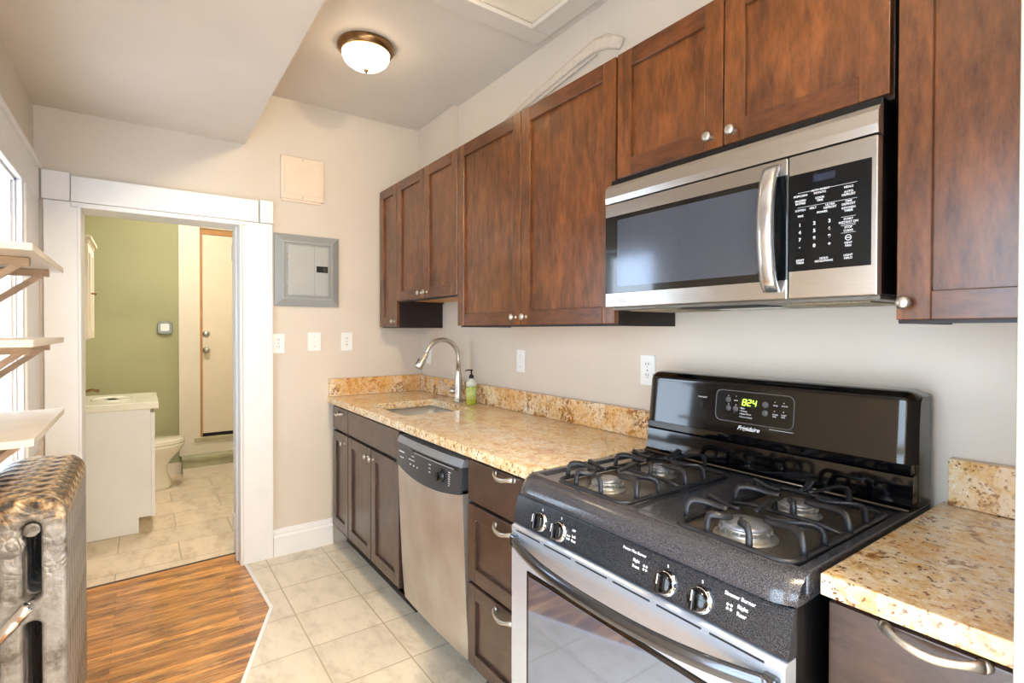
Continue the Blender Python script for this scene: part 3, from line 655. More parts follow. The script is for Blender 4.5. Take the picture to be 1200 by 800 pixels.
# grates
def finger(e, p0, p1, hgt=.042, r0=.0055, curl=.0):
    p0 = Vector(p0); p1 = Vector(p1); P = []; dxy = p1-p0
    side = Vector((-dxy.y, dxy.x, 0)).normalized()
    for q, h_ in ((0, 0), (.0, .35), (.02, .70), (.08, .92), (.18, 1.0), (.35, 1.0), (.55, .94), (.75, .88), (.9, .88), (1.0, .92)):
        P.append((p0.x+dxy.x*q+side.x*curl*math.sin(q*math.pi), p0.y+dxy.y*q+side.y*curl*math.sin(q*math.pi), p0.z+hgt*h_))
    e.tube(P, [r0*1.05, r0, r0, r0*1.05, r0*1.1, r0*1.1, r0, r0, r0*.9, r0*.8], 8, flat=(1.35, .8))
for gi, yc in enumerate((-2.325, -2.715)):
    g = thing if 0 else None
    e = MB(); x0, x1, hw = -.655, -.215, .124
    z0 = .9245
    e.tube([(x, y, z0) for x, y in rr(x0, x1, yc-hw, yc+hw, .03, 5)], .0062, 8, closed=True, flat=(.9, 1.3))
    xm = (x0+x1)/2
    for (bx_, by_, ro, rc_) in BUR[gi*2:gi*2+2]:
        fr = bx_ < -.5
        for sy in (-1, 1):
            finger(e, (bx_-.028 if fr else bx_+.028, yc+sy*hw, z0), (bx_, by_+sy*.040, z0), curl=sy*(.012 if fr else -.012))
            finger(e, (bx_+.055 if fr else bx_-.055, yc+sy*hw, z0), (bx_+(.028 if fr else -.028), by_+sy*.028, z0), .038, curl=sy*(-.01 if fr else .01))
        xe_ = x0 if fr else x1
        for sy in (-1, 1): finger(e, (xe_, yc+sy*.045, z0), (bx_+(-.034 if fr else .034), by_+sy*.010, z0), curl=sy*(-.008 if fr else .008))
        finger(e, (xm, yc+(.02 if fr else -.02), z0+.004), (bx_+(.040 if fr else -.040), by_, z0), .034)
    e.tube([(xm, yc-hw, z0), (xm, yc-hw*.6, z0+.008), (xm, yc+hw*.6, z0+.008), (xm, yc+hw, z0)], .0055, 8)
    e.build('burner_grate', M_iron, t)
# control panel (slanted) with knobs
cpn = MB().prism([(-.70, .872), (-.708, .872), (-.712, .866), (-.728, .800), (-.728, .794), (-.70, .794)], 'y', RA+.0005, RB-.0005, bev=0).build('control_panel', M_ctrl, t)
nrm = Vector((-.066, 0, .016)).normalized(); upv = Vector((.016, 0, .066)).normalized()
def cpt(y, z, off=0): k = (z-.800)/.066; return Vector((-.728+.016*k, y, z))+nrm*off
for (y, z) in ((-2.215, .826), (-2.292, .824), (-2.622, .824), (-2.702, .824)):
    c0 = cpt(y, z)
    kb = MB().lathe([(.0265, .0002), (.0255, .004), (.0225, .006), (.0225, .008)], c0, nrm, 32, M_chrome).lathe([(.021, .008), (.0205, .016), (.018, .019), (0, .019)], c0, nrm, 32, M_blackg)
    Mr = Matrix((Vector(RY), upv, nrm)).transposed().to_4x4(); Mr.translation = c0+nrm*.024
    kb.box(-.0055, .0055, -.0195, .0195, -.008, .008, .004, M_blackg, 3, M=Mr)
    Mr2 = Mr.copy(); Mr2.translation = c0+nrm*.0325; kb.box(-.0008, .0008, 0, .019, -.001, .0006, 0, M_text, M=Mr2)
    kb.build('knob', M_blackg, cpn)
e = MB()
for (y, z, s_, sz) in ((-2.335, .838, 'OFF', .007), (-2.337, .824, 'Left', .0085), (-2.337, .814, 'Rear', .0085), (-2.500, .852, 'Power Plus Burner', .0085), (-2.532, .836, 'Right', .0085), (-2.532, .824, 'Front', .0085), (-2.748, .852, 'Simmer Burner', .0095), (-2.775, .838, 'Right', .0095), (-2.775, .826, 'Rear', .0095)):
    e.text(s_, cpt(y, z, .0004), RY, upv, sz, M_text, bold=.0002)
for (y, z) in ((-2.566, .832), (-2.760, .834), (-2.325, .820)):
    e2 = MB()
    for (a, b_) in ((-1, -1), (1, -1), (-1, 1), (1, 1)): e2.lathe([(.0026, 0), (.0026, .0006), (0, .0006)], cpt(y+a*.0035, z+b_*.0035, .0002), nrm, 10, M_text)
    e2.build('burner_symbol', M_text, cpn)
for y in (-2.215, -2.292, -2.622, -2.702): e.box(-.7165, -.715, y-.001, y+.001, .853, .859, 0, M_text)
e.build('panel_lettering', M_text, cpn)
# oven door
dr = MB(); XD = -.735
dr.prism([(-.70, .789), (-.725, .789), (XD, .784), (XD, .215), (-.70, .205)], 'y', RA-.001, RB+.001)
M_ovsteel = mat('oven_door_steel', (206, 212, 222), .26, .6, noise=.05, nscale=8, stretch=(1, 1, 30))
dr = dr.build('oven_door', M_ovsteel, t)
MB().box(XD-.003, XD+.01, -2.170, -2.800, .300, .682, .004).build('window_border', M_blackg, dr)
MB().box(XD-.0045, XD+.005, -2.182, -2.788, .312, .670, .001).build('oven_window', M_glass, dr)
e = MB()
for k in range(6):
    y = -2.122-.1215*k; e.box(XD-.0008, XD+.004, y, y-(.118 if k in () else .112)+.008, .7745, .7785)
e.build('vent_slot', M_blackm, dr)
P = []; N = 36
for i in range(N+1):
    s_ = i/N; q = 2*s_-1; P.append((XD-.006-.048*(1-abs(q)**2.6), RA-.018-(RW-.036)*s_, .748-.012*(1-q*q)))
e = MB().tube(P, [.016]*(N+1), 16, flat=(1.0, .62))
for yy in (RA-.022, RB+.022): e.box(XD-.016, XD+.004, yy-.014, yy+.014, .730, .765, .005)
e.build('door_handle', mat('handle_graphite', (96, 98, 104), .16, .9, noise=.05), dr)
dw = MB().prism([(-.70, .200), (-.728, .200), (-.735, .194), (-.735, .065), (-.70, .060)], 'y', RA-.001, RB+.001).build('storage_drawer', M_ovsteel, t)
# backguard
bgd = MB().box(-.130, -.030, RA-.001, RB+.001, .90, 1.190, .01, M_black)
bgd.build('backguard_body', mat('backguard_side', (40, 34, 26), .2, .4, noise=.1), t)
def fup(i, j):
    y = RA+.002+(RB-RA-.004)*i; a = j*math.pi/2; z = 1.030+(1.198-1.030)*min(1, j/.8) if j <= .8 else 1.198
    if j <= .72: x = -.158+.014*(j/.72); z = 1.030+.140*(j/.72)
    else: q = (j-.72)/.28*math.pi/2; x = -.144+.030*(1-math.cos(q)); z = 1.170+.028*math.sin(q)
    dd_ = min(abs(y-RA), abs(y-RB)); rc2 = .03
    if dd_ < rc2: k = (1-math.sqrt(max(0, 1-(1-dd_/rc2)**2))); x += .03*k; z -= .022*k*max(0, (j-.5)*2)
    return Vector((x, y, z))
e = MB().grid(fup, 60, 24)
e.grid(lambda i, j: fup(i, 0) if j < .5 else Vector((-.12, fup(i, 0).y, 1.028)), 60, 1)
e.grid(lambda i, j: fup(i, 1) if j < .5 else Vector((-.06, fup(i, 1).y, fup(i, 1).z)), 60, 1)
e.box(-.155, -.12, RA-.006, RB+.006, 1.006, 1.030, .002, M_black)
up_ = e.build('backguard_panel', M_blackg, t)
e = MB().prism([(-.125, .915), (-.168, .921), (-.170, .926), (-.156, .935), (-.150, 1.000), (-.146, 1.006), (-.125, 1.006)], 'y', RA-.003, RB+.003)
lp_ = e.build('backguard_lower_panel', M_blackg, t)
MB().tube([(-.167, RA-.006, .926), (-.167, RB+.006, .926)], .0035, 8).build('edge_trim', mat('edge_trim_metal', (120, 112, 100), .25, .8, noise=.1), lp_)
# control display
nb = Vector((-.140, 0, .014)).normalized(); ub = Vector((.014, 0, .140)).normalized()
def gp(y, z, off=0): k = (z-1.030)/.140; return Vector((-.158+.014*k, y, z))+nb*off
def gtext(e, s_, y, z, sz, m_=None, **k): e.text(s_, gp(y, z, .0024), RY, ub, sz, m_ or M_text, **k)
e = MB().outline([[(a, b_) for a, b_ in rr(-.118, .118, -.047, .047, .018)], [(a, b_) for a, b_ in rr(-.1155, .1155, -.0445, .0445, .016)]], gp(-2.482, 1.113, .001), RY, ub, .003)
e.build('display_bezel', mat('display_bezel_metal', (120, 124, 130), .2, .8, noise=.05), up_)
e = MB().outline([rr(-.1155, .1155, -.0445, .0445, .016)], gp(-2.482, 1.113, .0008), RY, ub, .0024); ds = e.build('display_panel', mat('display_black', (10, 9, 8), .15, noise=.05), up_)
MB().outline([rr(-.028, .028, -.014, .014, .003)], gp(-2.470, 1.128, .0018), RY, ub, .001).build('clock_window', mat('clock_window_green', (30, 36, 14), .2, noise=.05), ds)
# seven-segment clock digits 8:24
M_led = mat('green_clock_digits', (190, 255, 60), .5, emit=s2l((185, 255, 70)), es=1.6, noise=.01)
SEG = {'8': 'abcdefg', '2': 'abged', '4': 'fgbc'}
e = MB()
for k, ch in enumerate('824'):
    cy_ = -2.456-.0155*k; w2, h2, tk = .0048, .0085, .0011
    q = {'a': (0, h2, 1), 'd': (0, -h2, 1), 'g': (0, 0, 1), 'f': (-w2, h2/2, 0), 'b': (w2, h2/2, 0), 'e': (-w2, -h2/2, 0), 'c': (w2, -h2/2, 0)}
    for c in SEG[ch]:
        u_, v_, hz = q[c]; L_ = w2 if hz else h2/2
        pts = [(-L_*.95, -tk), (L_*.95, -tk), (L_*.95, tk), (-L_*.95, tk)] if hz else [(-tk, -L_*.9), (tk, -L_*.9), (tk, L_*.9), (-tk, L_*.9)]
        e.outline([[(u_+a+.15*(v_+b_), v_+b_) for a, b_ in pts]], gp(cy_, 1.128, .0026), RY, ub, .0005)
for s2 in (-.004, .004): e.lathe([(.0011, 0), (.0011, .0004), (0, .0004)], gp(-2.4637, 1.128+s2, .0026), nb, 8)
e.build('clock_digits', M_led, ds)
e = MB(); M_btn = mat('button_grey', (92, 90, 92), .5, noise=.05)
for (y, z, r_) in ((-2.405, 1.131, .0085), (-2.407, 1.106, .0085), (-2.430, 1.106, .0085), (-2.519, 1.128, .009), (-2.519, 1.104, .009)):
    MB().lathe([(r_, 0), (r_, .001), (0, .001)], gp(y, z, .0018), nb, 20).build('display_button', M_btn, ds)
e = MB()
for (y, z, s_, sz) in ((-2.399, 1.129, 'BAKE', .0045), (-2.424, 1.129, 'BROIL', .0045), (-2.401, 1.104, 'OVEN', .0042), (-2.424, 1.104, 'CLEAN', .0042), (-2.512, 1.126, 'UP', .0045), (-2.510, 1.102, 'DOWN', .004),
    (-2.442, 1.108, '\u2022 Bake', .0065), (-2.442, 1.100, '\u2022 Preheat', .0065), (-2.442, 1.092, '\u2022 Keep Warm', .0065), (-2.442, 1.083, '\u2022 Door Locked', .0065),
    (-2.541, 1.127, 'TIMER', .005), (-2.565, 1.128, 'CLOCK', .005), (-2.541, 1.102, 'COOK', .005), (-2.565, 1.103, 'START', .005), (-2.541, 1.096, 'TIME', .005), (-2.565, 1.097, 'TIME', .005)):
    gtext(e, s_, y, z, sz)
for (y, z) in ((-2.405, 1.143), (-2.430, 1.143), (-2.407, 1.118), (-2.430, 1.118), (-2.546, 1.138), (-2.571, 1.138), (-2.546, 1.113), (-2.571, 1.113)):
    e.lathe([(.0013, 0), (.0013, .0004), (0, .0004)], gp(y, z, .0022), nb, 8, M_text)
e.build('display_lettering', M_text, ds)
e = MB(); e.text('Frigidaire', gp(-2.437, 1.047, .0006), RY, ub, .017, M_text, shear=.45, xs=1.05, bold=.0003)
e.box(-.1562, -.1555, -2.533, -2.600, 1.0605, 1.0615, 0, M_text)
e.build('brand_script', M_text, up_)
e = MB(); e.text('OVEN LIGHT', gp(-2.300, 1.128, .0006), RY, ub, .0055, M_text); e.build('switch_lettering', M_text, up_)
MB().outline([rr(-.007, .007, -.010, .010, .003)], gp(-2.314, 1.104, .001), RY, ub, .003).build('light_switch', M_blackm, up_)

# ------------------------------------------------------------------ MICROWAVE
XM = -.375; MA, MBb = -2.112, -2.868
t = thing('microwave', 'stainless over-the-range microwave mounted under the wall cabinet', 'microwave', (-.19, (MA+MBb)/2, 1.411))
e = MB().box(-.350, -.002, MA, MBb, 1.414, 1.822, .003); e.build('body', M_black, t)
# top fascia
e = MB().prism([(-.350, 1.742), (-.3745, 1.742), (-.377, 1.760), (-.374, 1.788), (-.366, 1.800), (-.352, 1.806), (-.350, 1.806)], 'y', MA+.001, MBb-.001); e.build('top_grille', M_steel, t)
e = MB(); e.box(XM, -.350, MA+.001, -2.6885, 1.412, 1.738, .003); dr = e.build('door', M_steel, t)
MB().box(XM-.0015, XM+.006, MA-.001, -2.6875, 1.456, 1.699, .001).build('door_glass', M_mwglass, dr)
MB().outline([rr(-.2275, .2275, -.104, .104, .008)], (XM-.0018, -2.3925, 1.580), RY, UZ, .0015).build('door_window', M_mwmesh, dr)
P = []; N = 24
for i in range(N+1): q = 2*i/N-1; P.append((XM-.004-.040*(1-q*q)**.8, -2.657+.004*q, 1.578+.146*q))
e = MB().tube(P, .0165, 16, flat=(1, .5))
for i in range(2): pass
e2 = MB()
# flat bowed strap handle
R_in = []
def hs(i, j):
    q = 2*i-1; x = XM-.003-.043*(1-q*q)**.75; return Vector((x, 0, 1.578+.150*q))
NN = 28
b = bmesh.new(); ringsh = []
for i in range(NN+1):
    q = 2*i/NN-1; x = XM-.002-.042*(1-q*q)**.7; z = 1.577+.148*q; tx = .012
    yc_ = -2.655-.004*(1-q*q)
    ringsh.append([b.verts.new((x-.006, yc_+.0185, z)), b.verts.new((x-.010, yc_+.008, z)), b.verts.new((x-.010, yc_-.008, z)), b.verts.new((x-.006, yc_-.0185, z)), b.verts.new((x+.004, yc_-.0185, z)), b.verts.new((x+.004, yc_+.0185, z))])
for A, B in zip(ringsh, ringsh[1:]):
    for k in range(6): j = (k+1) % 6; b.faces.new((A[k], A[j], B[j], B[k]))
b.faces.new(ringsh[0]); b.faces.new(ringsh[-1]); bmesh.ops.recalc_face_normals(b, faces=b.faces[:]); e.bm.free()
e2._merge(b, None, True); e2.build('door_handle', mat('polished_handle', (214, 214, 216), .2, .9, noise=.03), dr)
e = MB(); e.box(XM, -.350, -2.6905, MBb-.001, 1.412, 1.738, .003); cpn = e.build('control_side', M_steel, t)
MB().box(XM-.0015, XM+.006, -2.6915, -2.858, 1.474, 1.694, .001).build('keypad', mat('keypad_black', (8, 8, 9), .3, spec=.25, noise=.05), cpn)
MB().box(XM-.0022, XM, -2.745, -2.790, 1.668, 1.684, 0).build('display_window', mat('mw_display', (40, 44, 60), .2, noise=.1, nscale=200), cpn)
KT = []
xk = XM-.0018
e = MB()
def kt(s_, y, z, sz, al='CENTER', b_=.0001): e.text(s_, (xk, y, z), RY, UZ, sz, M_text, align=al, bold=b_)
c1, c2, c3 = -2.722, -2.759, -2.797
kt('AUTO REHEAT', -2.760, 1.6480, .0055)
for z in (1.6500, 1.6170): e.box(xk-.0003, xk, -2.712, -2.744 if z > 1.64 else -2.832, z-.0003, z+.0003, 0, M_text)
e.box(xk-.0003, xk, -2.777, -2.832, 1.6497, 1.6503, 0, M_text)
for (s_, y, z) in (('POPCORN', c1+.004, 1.6410), ('POTATO', c2, 1.6410), ('MEALS', -2.816, 1.6410), ('FROZEN', c1+.004, 1.6300), ('ENTREE', c1+.004, 1.6240), ('COOK', c2, 1.6300), ('TIME', c2, 1.6240), ('AUTO', -2.816, 1.6310), ('DEFROST', -2.816, 1.6250),
    ('SOFTEN', c1+.004, 1.6085), ('MELT', -2.745, 1.6095), ('ULTRA', -2.780, 1.6110), ('DEFROST', -2.780, 1.6050), ('TIME', -2.816, 1.6110), ('DEFROST', -2.816, 1.6050), ('TIME', c1+.004, 1.5955), ('POWER', -2.764, 1.5975), ('KITCHEN', -2.816, 1.5970), ('TIMER', -2.816, 1.5910),
    ('START', -2.816, 1.5735), ('INSTANT ON', -2.816, 1.5670), ('STOP', -2.816, 1.5560), ('CLEAR', -2.816, 1.5490), ('VENT', -2.816, 1.5230), ('FAN', -2.816, 1.5170), ('LIGHT', c1+.004, 1.4960), ('TIMER', c1+.004, 1.4900), ('HOLD', -2.768, 1.4960), ('MICROWAVE', -2.768, 1.4900), ('LIGHT', -2.816, 1.4970), ('HI/LO', -2.816, 1.4910)):
    kt(s_, y, z, .0062)
for k, (s_) in enumerate('123456789'): kt(s_, (-2.717, -2.748, -2.779)[k % 3], 1.5740-.0165*(k//3), .0105, b_=.0003)
kt('0', -2.748, 1.5245, .0105, b_=.0003); kt('-', -2.717, 1.5245, .0105, b_=.0003); kt('+', -2.779, 1.5245, .0105, b_=.0003)
for z in (1.5805, 1.5650, 1.5620, 1.5465): e.box(xk-.0003, xk, -2.802, -2.830, z-.0003, z+.0003, 0, M_text)
e.outline([arc(0, 0, .0062, 0, 350, 20), arc(0, 0, .0048, 0, 350, 20)], (xk, -2.816, 1.5360), RY, UZ, .0004, M_text)
e.box(xk-.0003, xk, -2.812, -2.820, 1.5352, 1.5368, 0, M_text)
e.build('keypad_lettering', M_text, cpn)
e = MB(); e.outline([arc(0, 0, .0095, 0, 350, 24)], (XM-.0006, -2.158, 1.434), RY, UZ, .0014, M_text); e.text('LG', (XM-.0006, -2.172, 1.4265), RY, UZ, .021, M_textd, bold=.0003)
e.build('brand_mark', M_text, dr)
# underside
e = MB(); e.box(-.345, -.02, MA-.004, MBb+.004, 1.404, 1.414, .002); un = e.build('bottom_plate', mat('underside_metal', (128, 124, 116), .4, .6, noise=.2), t)
for (a, b_) in ((-2.150, -2.330), (-2.650, -2.830)): MB().box(-.30, -.08, a, b_, 1.401, 1.405, .001).build('grease_filter', M_filter, un)
MB().box(-.335, -.22, -2.37, -2.60, 1.4015, 1.405, .001).build('vent_opening', M_blackm, un)
MB().box(-.19, -.12, -2.40, -2.58, 1.401, 1.405, .001).build('lamp_lens', mat('lamp_lens_plastic', (200, 198, 188), .3, noise=.05), un)

# ------------------------------------------------------------------ FAR WALL FITTINGS
t = thing('electrical_panel', 'grey metal breaker panel mounted on the far wall', 'electrical panel', (-.768, 0, 1.48))
e = MB(); xa, xb, za, zb = -.957, -.581, 1.481, 1.911
b = bmesh.new()
def rect(x0, x1, z0, z1, y): return [b.verts.new(p) for p in ((x0, y, z0), (x1, y, z0), (x1, y, z1), (x0, y, z1))]
R = [rect(xa, xb, za, zb, -.001), rect(xa, xb, za, zb, -.012), rect(xa+.008, xb-.008, za+.008, zb-.008, -.014), rect(xa+.042, xb-.042, za+.042, zb-.042, -.030), rect(xa+.052, xb-.052, za+.052, zb-.052, -.030), rect(xa+.056, xb-.056, za+.056, zb-.056, -.024)]
for A, B in zip(R, R[1:]):
    for i in range(4): j = (i+1) % 4; b.faces.new((A[i], A[j], B[j], B[i]))
b.faces.new(R[-1]); bmesh.ops.recalc_face_normals(b, faces=b.faces[:]); e._merge(b, None)
for sx_ in (xa+.014, xb-.014):
    for sz_ in (za+.10, zb-.10): e.lathe([(.005, .013), (.005, .017), (0, .018)], (sx_, 0, sz_), (0, -1, 0), 12)
e.build('frame', M_grey, t)
dd = MB().box(xa+.070, xb-.070, -.034, -.024, za+.066, zb-.066, .003).build('door', M_greyl, t)
MB().box(xa+.220, xa+.224, -.0350, -.033, za+.068, zb-.068).build('door_seam', M_grey, dd)
MB().box(xb-.142, xb-.074, -.037, -.033, 1.690, 1.728, .002, M_black).box(xb-.104, xb-.080, -.039, -.036, 1.696, 1.722, .001, M_slot).build('latch', M_black, dd)
for zz in (zb-.16, za+.12): MB().tube([(xa+.066, -.032, zz), (xa+.066, -.032, zz+.04)], .003).build('hinge', M_nickel, dd)

t = thing('access_panel', 'small square painted cover plate high on the far wall above the breaker panel', 'wall panel', (-.796, 0, 2.115))
e = MB(); e.box(-.921, -.672, -.016, -.001, 2.120, 2.374, .004); e.box(-.900, -.690, -.020, -.016, 2.150, 2.350, .002); e.box(-.915, -.690, -.012, -.001, 2.106, 2.120, .002)
e.build('cover', mat('painted_cover', (226, 208, 186), .5, noise=.04), t)
for (x, z, yy) in ((-.796, 2.362, -.016), (-.796, 2.136, -.016)): MB().lathe([(.005, 0), (.004, .002), (0, .003)], (x, yy, z), (0, -1, 0), 12).build('screw', M_nickel, t)

def outlet(x, z, face, label, kind='outlet', w=.070, hgt=.115):
    nm, cat = ('wall_outlet', 'outlet') if kind == 'outlet' else ('light_switch', 'switch')
    if face == 'y': org = Vector((x, -.001, z)); Rr = Vector(RX); Nn = Vector((0, -1, 0))
    else: org = Vector((-.001, x, z)); Rr = Vector(RY); Nn = Vector((-1, 0, 0))
    t = thing(nm, label, cat, tuple(org-Vector((0, 0, hgt/2))), None)
    MB().outline([rr(-w/2, w/2, -hgt/2, hgt/2, .006)], org+Nn*.003, Rr, UZ, .006, None, .0015).build('cover_plate', M_plast, t)
    e = MB()
    if kind == 'outlet':
        for s_ in (.021, -.021):
            e.outline([rr(-.0165, .0165, -.013, .013, .006)], org+Nn*.0062+Vector((0, 0, s_)), Rr, UZ, .002, M_plast)
            for dx in (-.006, .006): e.outline([[(dx-.0014, -.001), (dx+.0014, -.001), (dx+.0014, .008), (dx-.0014, .008)]], org+Nn*.0074+Vector((0, 0, s_)), Rr, UZ, .0006, M_slot)
            e.lathe([(.0022, 0), (.0022, .0006), (0, .0006)], org+Nn*.0072+Vector((0, 0, s_-.007)), Nn, 8, M_slot)
        e.lathe([(.003, 0), (.002, .001), (0, .001)], org+Nn*.006, Nn, 8, M_slot)
        e.build('receptacle', M_plast, t)
    else:
        e.outline([rr(-.006, .006, -.012, .012, .001)], org+Nn*.0065, Rr, UZ, .001, M_plast)
        e.outline([rr(-.004, .004, -.004, .008, .001)], org+Nn*.009, Rr, UZ, .008, M_plast)
        e.lathe([(.0022, 0), (.0022, .0006), (0, .0006)], org+Nn*.006+Vector((0, 0, .030)), Nn, 8, M_slot); e.lathe([(.0022, 0), (.0022, .0006), (0, .0006)], org+Nn*.006+Vector((0, 0, -.030)), Nn, 8, M_slot)
        e.build('toggle', M_plast, t)
outlet(-.934, 1.259, 'y', 'white outlet tight against the doorway casing, under the breaker panel')
outlet(-.729, 1.268, 'y', 'white toggle switch on the far wall under the breaker panel', 'switch', .078)
outlet(-.529, 1.266, 'y', 'white outlet on the far wall nearest the wall cabinets')
outlet(-.110, 1.168, 'x', 'white switch plate on the right wall seen through the faucet arch', 'switch')
outlet(-1.158, 1.182, 'x', 'white switch plate on the right wall right of the soap bottle', 'switch')
outlet(-1.978, 1.186, 'x', 'white outlet on the right wall beside the range backguard')

# wall plaster ridge above the cabinets
P = [(-.004, -1.02, 2.455), (-.004, -1.25, 2.495), (-.004, -1.55, 2.545), (-.006, -1.68, 2.560), (-.006, -1.76, 2.545), (-.006, -1.84, 2.500)]
t = MB().tube(P, [.012, .020, .026, .030, .030, .022], 10, flat=(1, .35)).tube([(-.008, -1.05, 2.43), (-.010, -1.4, 2.475), (-.010, -1.70, 2.515)], .005, 8).build('plaster_patch', M_plaster)
tag(t, 'rough plaster ridge on the wall above the tall wall cabinets', 'plaster patch')

# ceiling hatch
t = thing('ceiling_hatch', 'painted wooden attic hatch frame on the ceiling beside the right wall', 'hatch', (-.40, -1.85, H-.03))
e = MB(); hx0, hx1, hy0, hy1 = -.76, -.065, -2.35, -1.355
w_ = .098
e.box(hx0, hx1, hy1-w_, hy1, H-.026, H-.0005, .003); e.box(hx0, hx1, hy0, hy0+w_, H-.026, H-.0005, .003)
e.box(hx1-w_, hx1, hy0+w_, hy1-w_, H-.026, H-.0005, .003); e.box(hx0, hx0+w_, hy0+w_, hy1-w_, H-.026, H-.0005, .003)
for (a, b_, c, d_) in ((hx0+w_-.004, hx1-w_+.004, hy1-w_-.012, hy1-w_+.002), (hx1-w_-.012, hx1-w_+.002, hy0+w_, hy1-w_), (hx0+w_-.002, hx0+w_+.012, hy0+w_, hy1-w_), (hx0+w_, hx1-w_, hy0+w_-.002, hy0+w_+.012)): e.box(a, b_, c, d_, H-.034, H-.012, .003)
e.build('frame', M_ceil, t); MB().box(hx0+w_+.012, hx1-w_-.012, hy0+w_+.012, hy1-w_-.012, H-.012, H-.001).build('hatch_panel', M_cream, t)

# ceiling lights
M_bowl = mat('frosted_glass_lit', (255, 248, 235), .3, emit=LAMP_COL, es=LAMP_E, noise=.01)
def ceiling_light(x, y, z, label, rr_=.135, grp=None, m_=None):
    t = thing('ceiling_light', label, 'ceiling light', (x, y, z-.11), grp)
    MB().lathe([(rr_*.98, -.001), (rr_, -.008), (rr_*.99, -.020), (rr_*.93, -.030), (rr_*.90, -.036), (rr_*.84, -.040), (rr_*.80, -.036)], (x, y, z), n=48).build('rim', M_bronze, t)
    MB().lathe([(rr_*.83, -.038), (rr_*.82, -.052), (rr_*.74, -.074), (rr_*.58, -.092), (rr_*.36, -.104), (rr_*.15, -.109), (0, -.110)], (x, y, z), n=48).build('glass_bowl', m_ or M_bowl, t)
    MB().lathe([(.004, -.1105), (.011, -.112), (.013, -.117), (.008, -.124), (.004, -.129), (0, -.130)], (x, y, z), n=20).build('finial', M_bronze, t)
ceiling_light(-.700, -.830, H, 'small flush ceiling light with bronze rim and lit frosted bowl')
ceiling_light(-.76, -3.55, H, 'second flush ceiling light, at the rear end of the kitchen ceiling', m_=mat('frosted_glass_bright', (255, 248, 235), .3, emit=LAMP_COL, es=540, noise=.01))
ceiling_light(-1.25, 1.35, 2.60, 'unseen bathroom flush ceiling light added above the vanity', .15, m_=mat('frosted_glass_bathroom', (255, 248, 235), .3, emit=(1, .92, .82), es=88, noise=.01))  # out of view, added to brighten the bathroom

# ------------------------------------------------------------------ SHELVES at the window
for k, (z, lab) in enumerate(((1.543, 'top white wall shelf on wooden brackets by the window'), (1.314, 'middle white wall shelf on wooden brackets by the window'), (1.078, 'lowest white wall shelf, just above the radiator'))):
    t = thing('wall_shelf', lab, 'shelf', (-1.99, -1.335, z-.16), 'white shelves by the window')
    MB().outline([[(-1.998, -1.03), (-1.998, -1.64), (-1.815, -1.64), (-1.800, -1.630), (-1.800, -1.035), (-1.81, -1.03)]], (0, 0, z-.009), (1, 0, 0), (0, 1, 0), .018, None, .002).build('shelf_board', M_shelf, t)
    for yb_ in (-1.47, -1.13):
        e = MB(); e.box(-1.998, -1.825, yb_-.011, yb_+.011, z-.040, z-.0185, .002); e.box(-1.998, -1.978, yb_-.011, yb_+.011, z-.165, z-.040, .002)
        e.prism([(-1.862, z-.040), (-1.838, z-.040), (-1.978, z-.158), (-1.978, z-.134)], 'y', yb_-.009, yb_+.009)
        e.build('bracket', M_brwood, t)

# ------------------------------------------------------------------ RADIATOR
RX0, RX1, RZ = -1.962, -1.750, .915
t = thing('radiator', 'old cast iron radiator with worn silver paint under the window', 'radiator', ((RX0+RX1)/2, -1.24, 0))
outer = rr(RX0, RX1, .10, RZ, .055, 8)
holes = []
for cx_ in (-1.817, -1.895):
    holes.append(rr(cx_-.0175, cx_+.0175, .655, .855, .0172, 6)); holes.append(rr(cx_-.0175, cx_+.0175, .17, .605, .0172, 6))
def section(y, first=False):
    e = MB(); e.outline([outer]+holes, (0, y, 0), RX, UZ, .061, None, .010)
    for zc in (.22, .80): e.lathe([(.026, -.033), (.026, .033)], ((RX0+RX1)/2, y, zc), (0, 1, 0), 16)
    if first:
        for (cx_) in (-1.817, -1.895): e.lathe([(.0172, .022), (.0172, .029), (.013, .032), (.010, .030), (.0, .031)], (cx_, y, .836), (0, -1, 0), 24)
    return e
NS = 9
sec0 = section(-1.515, True).build('section', M_rad, t)
sec1 = section(-1.515+.064).build('section', M_rad, t)
for k in range(2, NS):
    c = sec1.copy(); COL.objects.link(c); c.parent = t; c.location = (0, .064*(k-1), 0)
for y in (-1.515, -1.515+.064*(NS-1)):
    for x in (RX0+.03, RX1-.03): MB().lathe([(.024, 0.001), (.018, .02), (.016, .06), (.022, .115)], (x, y, 0), n=14).build('foot', M_rad, t)
e = MB(); e = MB(); a = Vector((-1.880, -1.556, .585)); b_ = Vector((-1.822, -1.556, .652))
e.lathe([(.013, 0), (.0155, .004), (.0155, (b_-a).length*.55), (.013, (b_-a).length*.6), (.0155, (b_-a).length*.66), (.0155, (b_-a).length), (.012, (b_-a).length+.004), (0, (b_-a).length+.004)], a, (b_-a), 24); 
e.tube([b_-Vector((.004, 0, 0)), b_+Vector((.004, .012, .006)), b_+Vector((.006, .030, .004))], .005, 8, m=M_bronze)
e.build('air_valve', M_chrome, t)

